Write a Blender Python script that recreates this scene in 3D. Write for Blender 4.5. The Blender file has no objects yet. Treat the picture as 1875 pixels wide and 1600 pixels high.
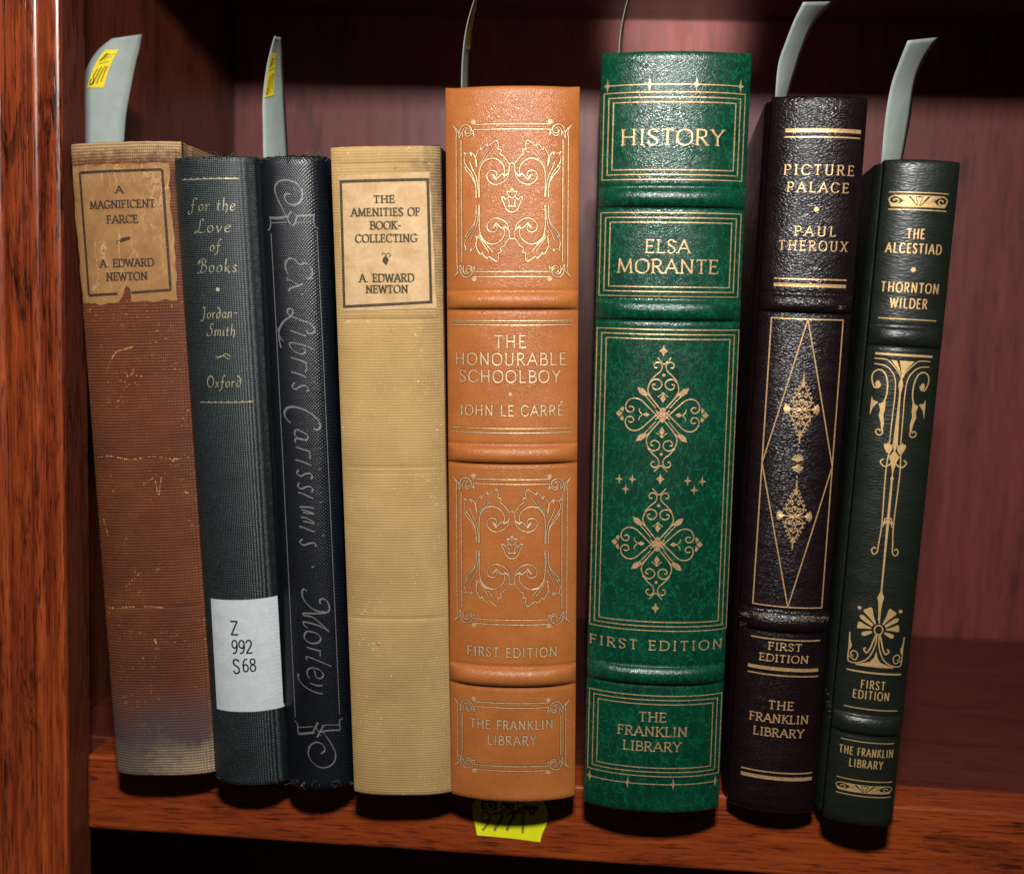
import bpy, bmesh, math, random
from mathutils import Vector, Matrix, noise
from mathutils.geometry import tessellate_polygon
random.seed(7)
sc = bpy.context.scene
R = random.random
def U(a, b): return a + (b - a) * R()

# ------------------------------------------------------------ camera
W, H, F = 1875.0, 1600.0, 2000.0
YAW, PITCH, ROLL = 0.06858, 0.1065, 0.03394
CAM = Vector((0.02238, -0.38426, 0.168))
cy_, sy_, cp_, sp_ = math.cos(YAW), math.sin(YAW), math.cos(PITCH), math.sin(PITCH)
FWD = Vector((-sy_*cp_, cy_*cp_, -sp_))
r0 = Vector((cy_, sy_, 0)); d0 = FWD.cross(r0)
RT = r0*math.cos(ROLL) - d0*math.sin(ROLL)
DN = d0*math.cos(ROLL) + r0*math.sin(ROLL)
cd = bpy.data.cameras.new('camera'); cam = bpy.data.objects.new('camera', cd)
sc.collection.objects.link(cam); sc.camera = cam
cd.sensor_fit = 'HORIZONTAL'; cd.sensor_width = 36; cd.lens = 36*F/W
cd.clip_start = 0.01; cd.clip_end = 20
m = Matrix.Identity(4)
for i in range(3):
    m[i][0] = RT[i]; m[i][1] = -DN[i]; m[i][2] = -FWD[i]; m[i][3] = CAM[i]
cam.matrix_world = m
cd.dof.use_dof = True; cd.dof.focus_distance = 0.366; cd.dof.aperture_fstop = 9.0

# ------------------------------------------------------------ light: an on-camera flash, a dim room and an added spot
w = bpy.data.worlds.new('World'); sc.world = w; w.use_nodes = True
w.node_tree.nodes['Background'].inputs[0].default_value = (0.75, 0.62, 0.5, 1)
w.node_tree.nodes['Background'].inputs[1].default_value = 0.018
def lamp(name, kind, loc, target, power, size=0.05, sy=None, col=(1, 1, 1)):
    l = bpy.data.lights.new(name, kind); o = bpy.data.objects.new(name, l)
    sc.collection.objects.link(o); o.location = loc
    o.rotation_euler = (Vector(target) - Vector(loc)).to_track_quat('-Z', 'Y').to_euler()
    l.energy = power; l.color = col
    if kind == 'AREA':
        l.shape = 'RECTANGLE'; l.size = size; l.size_y = sy or size
    return l, o
lamp('flash', 'AREA', (0.026, -0.42, 0.400), (0.012, 0.0, 0.08), 3.85, 0.055, 0.030, (1.0, 0.985, 0.96))
sp, _ = lamp('added_wall_spot', 'SPOT', (0.055, -0.9, 0.19), (0.062, 0.2304, 0.326), 105.0, col=(1.0, 0.85, 0.78))  # added spot without a known source, lights a soft patch on the back panel
sp.spot_size = math.radians(4.2); sp.spot_blend = 1.0; sp.shadow_soft_size = 0.012
sc.view_settings.view_transform = 'Standard'; sc.view_settings.look = 'None'
sc.view_settings.exposure = 0.0; sc.view_settings.gamma = 1.0

# ------------------------------------------------------------ helpers
def ray(px, py):
    return (FWD + RT*((px - W/2)/F) + DN*((py - H/2)/F)).normalized()
def hit_y(px, py, y):
    v = ray(px, py); return CAM + v*((y - CAM.y)/v.y)
def link(name, verts, faces, mats, parent=None, smooth=True, fm=None):
    me = bpy.data.meshes.new(name); me.from_pydata([tuple(v) for v in verts], [], faces)
    for mm in (mats if isinstance(mats, (list, tuple)) else [mats]): me.materials.append(mm)
    if fm: me.polygons.foreach_set('material_index', fm)
    me.polygons.foreach_set('use_smooth', [smooth]*len(me.polygons))
    me.update()
    o = bpy.data.objects.new(name, me); sc.collection.objects.link(o)
    if parent: o.parent = parent
    return o
def empty(name, loc, label, cat, group=None, rot=None):
    o = bpy.data.objects.new(name, None); sc.collection.objects.link(o)
    o.empty_display_size = 0.02
    if rot is None: o.location = loc
    else:
        mm = rot.to_4x4(); mm.translation = Vector(loc); o.matrix_world = mm
    o['label'] = label; o['category'] = cat
    if group: o['group'] = group
    return o
def bevel(o, wd=0.0008, seg=2):
    b = o.modifiers.new('bevel', 'BEVEL'); b.width = wd; b.segments = seg; b.limit_method = 'ANGLE'
    return o
def box(name, lo, hi, mat, parent, bw=0.0008):
    x0, y0, z0 = lo; x1, y1, z1 = hi
    v = [(x0,y0,z0),(x1,y0,z0),(x1,y1,z0),(x0,y1,z0),(x0,y0,z1),(x1,y0,z1),(x1,y1,z1),(x0,y1,z1)]
    f = [(0,3,2,1),(4,5,6,7),(0,1,5,4),(1,2,6,5),(2,3,7,6),(3,0,4,7)]
    o = link(name, v, f, mat, parent, smooth=False)
    if bw: bevel(o, bw)
    return o
def catmull(P, n=8):
    if len(P) < 3: return list(P)
    out = []
    Q = [tuple(2*a - b for a, b in zip(P[0], P[1]))] + list(P) + [tuple(2*a - b for a, b in zip(P[-1], P[-2]))]
    for i in range(1, len(Q) - 2):
        p0, p1, p2, p3 = Q[i-1:i+3]
        for k in range(n):
            t = k/n
            out.append(tuple(0.5*((2*b) + (-a + c)*t + (2*a - 5*b + 4*c - d)*t*t + (-a + 3*b - 3*c + d)*t**3)
                             for a, b, c, d in zip(p0, p1, p2, p3)))
    out.append(tuple(P[-1]))
    return out

# ------------------------------------------------------------ materials
class N:
    def __init__(s, name):
        s.m = bpy.data.materials.new(name); s.m.use_nodes = True
        s.t = s.m.node_tree; s.b = s.t.nodes['Principled BSDF']
        tc = s.t.nodes.new('ShaderNodeTexCoord'); s.co = tc.outputs['Object']
    def put(s, sock, v):
        if hasattr(v, 'is_output') or isinstance(v, bpy.types.NodeSocket): s.t.links.new(v, sock)
        elif isinstance(v, (tuple, list)) and len(v) == 3 and sock.type == 'RGBA': sock.default_value = (*v, 1)
        else: sock.default_value = v
    def mp(s, scale=(1,1,1), rot=(0,0,0), src=None):
        n = s.t.nodes.new('ShaderNodeMapping'); s.t.links.new(src or s.co, n.inputs[0])
        n.inputs['Scale'].default_value = scale; n.inputs['Rotation'].default_value = rot
        return n.outputs[0]
    def noise(s, vec, scale=5, detail=4, rough=.55, dist=0, out=0):
        n = s.t.nodes.new('ShaderNodeTexNoise'); s.t.links.new(vec, n.inputs['Vector'])
        n.inputs['Scale'].default_value = scale; n.inputs['Detail'].default_value = detail
        n.inputs['Roughness'].default_value = rough; n.inputs['Distortion'].default_value = dist
        return n.outputs[out]
    def vor(s, vec, scale=5, feature='F1', rnd=1.0):
        n = s.t.nodes.new('ShaderNodeTexVoronoi'); n.feature = feature; s.t.links.new(vec, n.inputs['Vector'])
        n.inputs['Scale'].default_value = scale; n.inputs['Randomness'].default_value = rnd
        return n.outputs['Distance']
    def ramp(s, fac, stops, interp='LINEAR'):
        n = s.t.nodes.new('ShaderNodeValToRGB'); s.t.links.new(fac, n.inputs[0])
        cr = n.color_ramp; cr.interpolation = interp
        while len(cr.elements) < len(stops): cr.elements.new(.5)
        for e, (p, c) in zip(cr.elements, stops):
            e.position = p; e.color = (c, c, c, 1) if not isinstance(c, tuple) else (*c, 1)
        return n.outputs[0]
    def math(s, op, a, b=0.0, c=0.0):
        n = s.t.nodes.new('ShaderNodeMath'); n.operation = op
        for i, v in enumerate((a, b, c)): s.put(n.inputs[i], v)
        return n.outputs[0]
    def mix(s, f, a, b, mode='MIX'):
        n = s.t.nodes.new('ShaderNodeMix'); n.data_type = 'RGBA'; n.blend_type = mode
        s.put(n.inputs[0], f); s.put(n.inputs[6], a); s.put(n.inputs[7], b)
        return n.outputs[2]
    def sep(s, vec=None):
        n = s.t.nodes.new('ShaderNodeSeparateXYZ'); s.t.links.new(vec or s.co, n.inputs[0]); return n.outputs
    def comb(s, x, y, z=0.0):
        n = s.t.nodes.new('ShaderNodeCombineXYZ')
        for i, v in enumerate((x, y, z)): s.put(n.inputs[i], v)
        return n.outputs[0]
    def add(s, a, b, k=1.0):
        n = s.t.nodes.new('ShaderNodeVectorMath'); n.operation = 'MULTIPLY_ADD'
        s.put(n.inputs[0], b); n.inputs[1].default_value = (k, k, k); s.put(n.inputs[2], a)
        return n.outputs[0]
    def bump(s, h, strength=.5, dist=.0003, normal=None):
        n = s.t.nodes.new('ShaderNodeBump'); s.put(n.inputs['Height'], h)
        n.inputs['Strength'].default_value = strength; n.inputs['Distance'].default_value = dist
        if normal: s.t.links.new(normal, n.inputs['Normal'])
        return n.outputs[0]
    def fin(s, col=None, rough=None, normal=None, spec=None, metal=None, coat=None, coat_rough=.2, sheen=None):
        b = s.b
        if col is not None: s.put(b.inputs['Base Color'], col)
        if rough is not None: s.put(b.inputs['Roughness'], rough)
        if normal is not None: s.t.links.new(normal, b.inputs['Normal'])
        if spec is not None: b.inputs['Specular IOR Level'].default_value = spec
        if metal is not None: s.put(b.inputs['Metallic'], metal)
        if coat: b.inputs['Coat Weight'].default_value = coat; b.inputs['Coat Roughness'].default_value = coat_rough
        if sheen: b.inputs['Sheen Weight'].default_value = sheen
        return s.m

def leather(name, base, dark, vein=None, cell=900, rough=.34, bs=.5, bd=.00025, spec=.5, mott=.5, aniso=(1,1,1), veins=170):
    n = N(name); c = n.mp(aniso)
    wob = n.noise(c, 420, 2, .5, out=1); c2 = n.add(c, wob, .0016)
    e = n.vor(c2, cell, 'DISTANCE_TO_EDGE'); g = n.ramp(e, [(0, 0.0), (.22, .75), (.6, 1.0)])
    f = n.noise(c, 2600, 3, .6); mo = n.noise(c, 90, 5, .6)
    h = n.math('ADD', g, n.math('MULTIPLY', f, .35)); h = n.math('ADD', h, n.math('MULTIPLY', mo, 1.2))
    fleck = n.noise(c, 1500, 2, .6)
    col = n.mix(n.math('MULTIPLY', n.ramp(mo, [(.3, 0.0), (.72, 1.0)]), mott), dark, base)
    col = n.mix(n.ramp(fleck, [(.35, .35), (.55, 0.0)]), col, dark)
    if vein:
        cv = n.add(n.mp((1.25, 1, .55)), n.noise(n.co, 160, 3, .6, out=1), .011)
        cv = n.add(cv, n.noise(n.co, 900, 2, .6, out=1), .0022)
        v1 = n.ramp(n.vor(cv, veins, 'DISTANCE_TO_EDGE'), [(0, 1.0), (.025, .8), (.06, 0.0)])
        v2 = n.ramp(n.vor(cv, veins*2.3, 'DISTANCE_TO_EDGE'), [(0, .5), (.04, .25), (.09, 0.0)])
        msk = n.ramp(n.noise(n.co, 60, 3), [(.42, .12), (.62, 1.0)])
        vv = n.math('MAXIMUM', v1, n.math('MULTIPLY', v2, msk))
        vv = n.math('MULTIPLY', vv, n.ramp(n.noise(n.co, 1100, 2), [(.38, .35), (.55, 1.0)]))
        col = n.mix(vv, col, vein)
    # rubbed spots
    rn = n.ramp(n.noise(c, 130, 4, .6), [(.3, -.05 + rough), (.7, rough + .09)])
    return n.fin(col, rn, n.bump(h, bs, bd), spec)

def cloth(name, base, dark, light, pu, pv, thr=.5, amt=.8, rough=.62, bs=.8, bd=.0003, rib=0.0, twill=False, soil=None, wear=1.0, spec=.35, rc=.45):
    """woven book cloth: pu, pv thread pitch in metres; object x+y runs across, z runs up"""
    n = N(name); s = n.sep()
    wx = n.noise(n.co, 700, 2, .6); wz = n.noise(n.mp((.25, .25, 1)), 330, 3, .6)
    u = n.math('ADD', n.math('SUBTRACT', s[0], s[1]), n.math('MULTIPLY', wx, pu*.5))
    v = n.math('ADD', s[2], n.math('MULTIPLY', wz, pv*.8))
    if twill:
        a = n.math('SINE', n.math('MULTIPLY', n.math('ADD', u, n.math('MULTIPLY', v, .62)), 6.2832/pu))
        b = n.math('SINE', n.math('MULTIPLY', n.math('SUBTRACT', u, n.math('MULTIPLY', v, .62)), 6.2832/pu))
    else:
        a = n.math('SINE', n.math('MULTIPLY', u, 6.2832/pu)); b = n.math('SINE', n.math('MULTIPLY', v, 6.2832/pv))
    a = n.math('MULTIPLY_ADD', a, .5, .5); b = n.math('MULTIPLY_ADD', b, .5, .5)
    pk = n.math('MULTIPLY', n.math('POWER', b, 1.2), n.math('MULTIPLY_ADD', a, 1 - rib, rib))
    wm = n.noise(n.mp((1, 1, 1.6)), 75, 7, .68); fine = n.noise(n.co, 1900, 2, .7)
    wmask = n.ramp(wm, [(thr - .12, 0.0), (thr + .14, 1.0)])
    tone = n.mix(n.ramp(n.noise(n.co, 35, 4, .6), [(.3, 0.0), (.7, 1.0)]), dark, base)
    col = n.mix(n.math('MULTIPLY', n.math('SUBTRACT', 1.0, b), rc), tone, dark)
    k = n.math('MULTIPLY', n.math('POWER', pk, 1.5), n.math('MULTIPLY', n.math('MULTIPLY_ADD', wmask, .75, .25), amt))
    k = n.math('MULTIPLY', k, n.ramp(fine, [(.35, .25), (.6, 1.0)]))
    col = n.mix(k, col, light)
    # specks where the nap is rubbed away
    spk = n.ramp(n.noise(n.co, 1000, 3, .6), [(.62, 0.0), (.70, 1.0)])
    spk = n.math('MULTIPLY', n.math('MULTIPLY', spk, n.ramp(n.noise(n.co, 110, 4, .65), [(.5, 0.0), (.68, 1.0)])), wear)
    col = n.mix(spk, col, tuple(min(1, 1.7*q) for q in light))
    if soil: col = soil(n, s, col, b, pk)
    h = n.math('ADD', pk, n.math('MULTIPLY', fine, .35))
    return n.fin(col, rough, n.bump(h, bs, bd), spec)

def wood(name, axis, deep, mid, light, rough=.3, figure=1.0, coat=.4, pores=1.0, spec=.5, cr=.22, coarse=1.0):
    n = N(name)
    st = [1, 1, 1]; st[axis] = .05
    c = n.mp(tuple(st)); st2 = [1, 1, 1]; st2[axis] = .22; c2 = n.mp(tuple(st2))
    st3 = [1, 1, 1]; st3[axis] = .06; c3 = n.mp(tuple(st3))
    big = n.noise(c2, 34*coarse, 4, .6, .8); fib = n.noise(c, 480*coarse, 5, .7)
    por = n.noise(c3, 1250*coarse, 2, .6)
    col = n.mix(n.ramp(fib, [(.3, 0.0), (.68, 1.0)]), mid, light)
    col = n.mix(n.ramp(big, [(.38, 0.0), (.66, figure*.85)]), col, mid)
    pm = n.math('MULTIPLY', n.ramp(por, [(.54, 0.0), (.63, .95*pores)]), n.ramp(big, [(.3, .35), (.7, 1.0)]))
    col = n.mix(pm, col, deep)
    # dark mineral streaks and medullary flecks
    fl = n.noise(n.mp(tuple(1 if i != axis else .17 for i in range(3)), (0.0, .12 if axis == 2 else 0.0, 0.0)), 110*coarse, 6, .75, 1.0)
    fm = n.math('MULTIPLY', n.ramp(fl, [(.52, 0.0), (.61, figure)]), n.ramp(big, [(.42, 0.0), (.56, 1.0)]))
    col = n.mix(fm, col, deep)
    h = n.math('SUBTRACT', n.math('MULTIPLY', fib, .5), pm)
    rr = n.ramp(n.noise(c, 120, 4, .6), [(.3, rough - .05), (.7, rough + .08)])
    return n.fin(col, rr, n.bump(h, .35, .0002), spec, coat=coat, coat_rough=cr)

def foil(name, col, dull, rough=.36, metal=.85, wear=.35):
    n = N(name); f = n.noise(n.co, 1600, 3, .7)
    k = n.ramp(f, [(.38, 0.0), (.6, 1.0)])
    return n.fin(n.mix(k, dull, col), n.ramp(f, [(.3, rough + .12), (.7, rough)]),
                 n.bump(n.noise(n.co, 1400, 3, .6), wear, .0002), .5, metal)
def ink(name, col, faded, rough=.7, spec=.2):
    n = N(name); f = n.noise(n.co, 2400, 3, .7)
    return n.fin(n.mix(n.ramp(f, [(.42, 0.0), (.66, .9)]), col, faded), rough, None, spec)
def paper(name, col, stain, rough=.75, sc1=130, crack=None, spec=.2):
    n = N(name); f = n.noise(n.co, sc1, 6, .65, .6); g = n.noise(n.co, 1600, 3, .6)
    c = n.mix(n.ramp(f, [(.36, 0.0), (.66, 1.0)]), col, stain)
    c = n.mix(n.ramp(g, [(.35, .35), (.6, 0.0)]), c, stain)
    h = g
    if crack:
        cv = n.add(n.mp((1.9, 1, .22)), n.noise(n.co, 190, 4, .65, out=1), .007)
        e = n.ramp(n.vor(cv, 105, 'DISTANCE_TO_EDGE'), [(0, 1.0), (.012, .7), (.028, 0.0)])
        e = n.math('MULTIPLY', e, n.ramp(n.noise(n.co, 85, 3), [(.48, 0.0), (.60, .8)]))
        c = n.mix(e, c, crack); h = n.math('SUBTRACT', g, e)
    return n.fin(c, rough, n.bump(h, .3, .0001), spec)

def soil_brown(n, s, col, b, pk):
    z = s[2]; nz = n.noise(n.co, 70, 4, .65); nf = n.noise(n.co, 330, 4, .65)
    zz = n.math('MULTIPLY_ADD', nz, .030, n.math('MULTIPLY_ADD', nf, .006, z))     # z + noise
    dirt = n.ramp(n.math('MULTIPLY', zz, 10.0), [(.32, 1.0), (.56, 0.0)])
    col = n.mix(n.math('MULTIPLY', dirt, .72), col, (.060, .056, .060))
    bare = n.ramp(n.math('MULTIPLY', zz, 10.0), [(.22, 1.0), (.33, 0.0)])
    bare = n.math('MULTIPLY', bare, n.ramp(n.math('ADD', n.math('MULTIPLY', s[0], 30.0), nf), [(.28, .25), (.75, 1.0)]))
    col = n.mix(n.math('MULTIPLY', bare, n.math('MULTIPLY_ADD', pk, .8, .2)), col, (.56, .42, .22))
    top = n.ramp(n.math('MULTIPLY_ADD', nf, .012, z), [(.2215, 0.0), (.2265, 1.0)])
    col = n.mix(n.math('MULTIPLY', top, n.math('MULTIPLY_ADD', pk, .7, .3)), col, (.55, .38, .18))
    ed = n.ramp(n.math('MULTIPLY_ADD', nf, .012, n.math('ABSOLUTE', s[0])), [(.0232, 0.0), (.0262, 1.0)])
    return n.mix(n.math('MULTIPLY', ed, n.math('MULTIPLY_ADD', pk, .6, .05)), col, (.42, .21, .08))
def soil_tan(n, s, col, b, pk):
    nf = n.noise(n.co, 240, 5, .7); nb = n.noise(n.co, 60, 4, .6)
    d = n.math('MULTIPLY', n.ramp(n.math('MULTIPLY_ADD', nf, .02, s[0]), [(.0195, 0.0), (.0265, 1.0)]),
               n.ramp(n.math('MULTIPLY_ADD', nb, .08, s[2]), [(.185, .12), (.25, 1.0)]))
    col = n.mix(n.math('MULTIPLY', d, n.math('MULTIPLY_ADD', b, -.5, 1.0)), col, (.06, .045, .03))
    fx = n.ramp(n.noise(n.co, 210, 3, .7), [(.69, 0.0), (.75, .6)])
    return n.mix(fx, col, (.14, .10, .06))
def soil_plum(n): pass

M = {}
M['brown'] = cloth('brown_cloth', (.140, .036, .014), (.062, .017, .009), (.46, .17, .05), .00062, .00100, .50, .60, .6, .7, .00022, .25, soil=soil_brown, rc=.38, spec=.18)
M['navy'] = cloth('dark_green_cloth', (.0040, .0080, .0092), (.0018, .004, .0045), (.16, .23, .23), .00060, .00060, .38, .58, .46, .6, .00018, .0, wear=.12, spec=.55)
M['black'] = cloth('black_cloth', (.0035, .0055, .0098), (.0015, .002, .0034), (.013, .020, .036), .00070, .00070, .4, .7, .36, .5, .00018, twill=True, wear=.03, spec=.6)
M['tan'] = cloth('tan_cloth', (.48, .305, .118), (.31, .185, .065), (.68, .48, .24), .00078, .00092, .47, .55, .6, .45, .00020, .35, soil=soil_tan, wear=.8, rc=.18, spec=.2)
M['orange'] = leather('orange_leather', (.445, .148, .036), (.34, .100, .022), cell=1500, rough=.36, bs=.42, bd=.00014, mott=.9, spec=.45)
M['green'] = leather('green_leather', (.0018, .052, .024), (.0009, .024, .013), (.0022, .098, .042), cell=1500, rough=.28, bs=.32, bd=.00013, spec=.55, mott=.7, veins=240)
M['plum'] = leather('oxblood_leather', (.012, .0038, .0046), (.005, .0019, .0026), cell=900, rough=.30, bs=.38, bd=.00024, spec=.45, aniso=(.75, 1, 1.8))
M['olive'] = leather('dark_olive_leather', (.0105, .0135, .0085), (.006, .0085, .0055), cell=650, rough=.36, bs=.26, bd=.0002, spec=.5, aniso=(.45, 1, 1.6))
M['orange_board'] = leather('orange_board_leather', (.20, .045, .010), (.12, .025, .006), cell=1100, rough=.4, bs=.3)
M['green_board'] = leather('green_board_leather', (.004, .05, .030), (.002, .03, .02), cell=1000, rough=.4, bs=.4)
M['page'] = paper('aged_page_edge', (.50, .44, .33), (.34, .27, .18))
M['gilt'] = foil('gilt_page_edge', (.75, .50, .20), (.45, .28, .10), .3, .9, .2)
M['gold_o'] = foil('gold_on_orange', (.92, .68, .40), (.62, .36, .16), .40, .55, .3)
M['gold_g'] = foil('gold_on_green', (.92, .60, .32), (.48, .26, .11), .36, .66, .45)
M['gold_p'] = foil('gold_on_oxblood', (.95, .62, .30), (.58, .32, .13), .34, .66, .45)
M['gold_k'] = foil('gold_on_olive', (.78, .50, .22), (.52, .32, .13), .42, .60, .2)
M['gold_n'] = foil('worn_gold', (.56, .50, .30), (.24, .21, .12), .45, .45, .5)
M['gold_b'] = foil('tarnished_gold', (.21, .20, .19), (.13, .12, .115), .5, .35, .4)
M['groove_shade'] = ink('painted_groove_shade', (.060, .015, .005), (.15, .040, .010), .5, .3)  # painted shade of the stamped groove walls, dark ribbons under the orange book's gilding
M['ink_b'] = ink('dark_brown_ink', (.022, .014, .012), (.10, .055, .03))
M['ink_t'] = ink('dark_olive_ink', (.035, .028, .016), (.14, .10, .05))
M['ink_k'] = ink('black_ink', (.010, .011, .012), (.02, .022, .024))
M['label_b'] = paper('scuffed_tan_label', (.35, .18, .068), (.23, .11, .038), crack=(.50, .32, .16), sc1=110)
M['label_t'] = paper('buff_label', (.60, .41, .23), (.44, .27, .12), sc1=150)
M['label_w'] = paper('white_label', (.56, .59, .60), (.47, .50, .51), sc1=220)
M['slip'] = paper('grey_paper_slip', (.32, .37, .335), (.24, .285, .255), rough=.6, sc1=60)
M['yellow'] = paper('yellow_sticker', (.80, .62, .012), (.72, .55, .01), rough=.5, sc1=200)
M['yellow2'] = paper('lemon_sticker', (.80, .80, .015), (.74, .72, .012), rough=.5, sc1=200)
M['felt'] = ink('faded_marker', (.19, .19, .03), (.32, .32, .03))
M['scuff'] = paper('bared_leather', (.24, .19, .13), (.05, .035, .03), sc1=900)
M['bare'] = ink('bared_thread', (.62, .36, .14), (.45, .20, .08))
M['thread'] = ink('loose_thread', (.05, .06, .06), (.16, .14, .11))
M['w_stile'] = wood('reddish_oak_upright', 2, (.010, .0022, .0016), (.125, .017, .005), (.44, .082, .017), .32, .9, .3, cr=.2)
M['w_shelf'] = wood('reddish_oak_edge', 0, (.018, .0035, .002), (.17, .024, .005), (.34, .062, .011), .38, .45, .10, cr=.3, spec=.4)
M['w_top'] = wood('dark_red_board', 0, (.02, .006, .005), (.075, .013, .009), (.115, .022, .014), .40, .7, .15, pores=.6, cr=.35)
M['w_side'] = wood('dark_inner_panel', 2, (.010, .0025, .002), (.085, .017, .008), (.16, .036, .016), .42, .7, .0, pores=.8, spec=.4)
M['w_back'] = wood('red_back_panel', 2, (.030, .006, .005), (.140, .021, .017), (.225, .045, .036), .50, .55, .12, pores=.7, spec=.5, cr=.6, coarse=.6)

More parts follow.
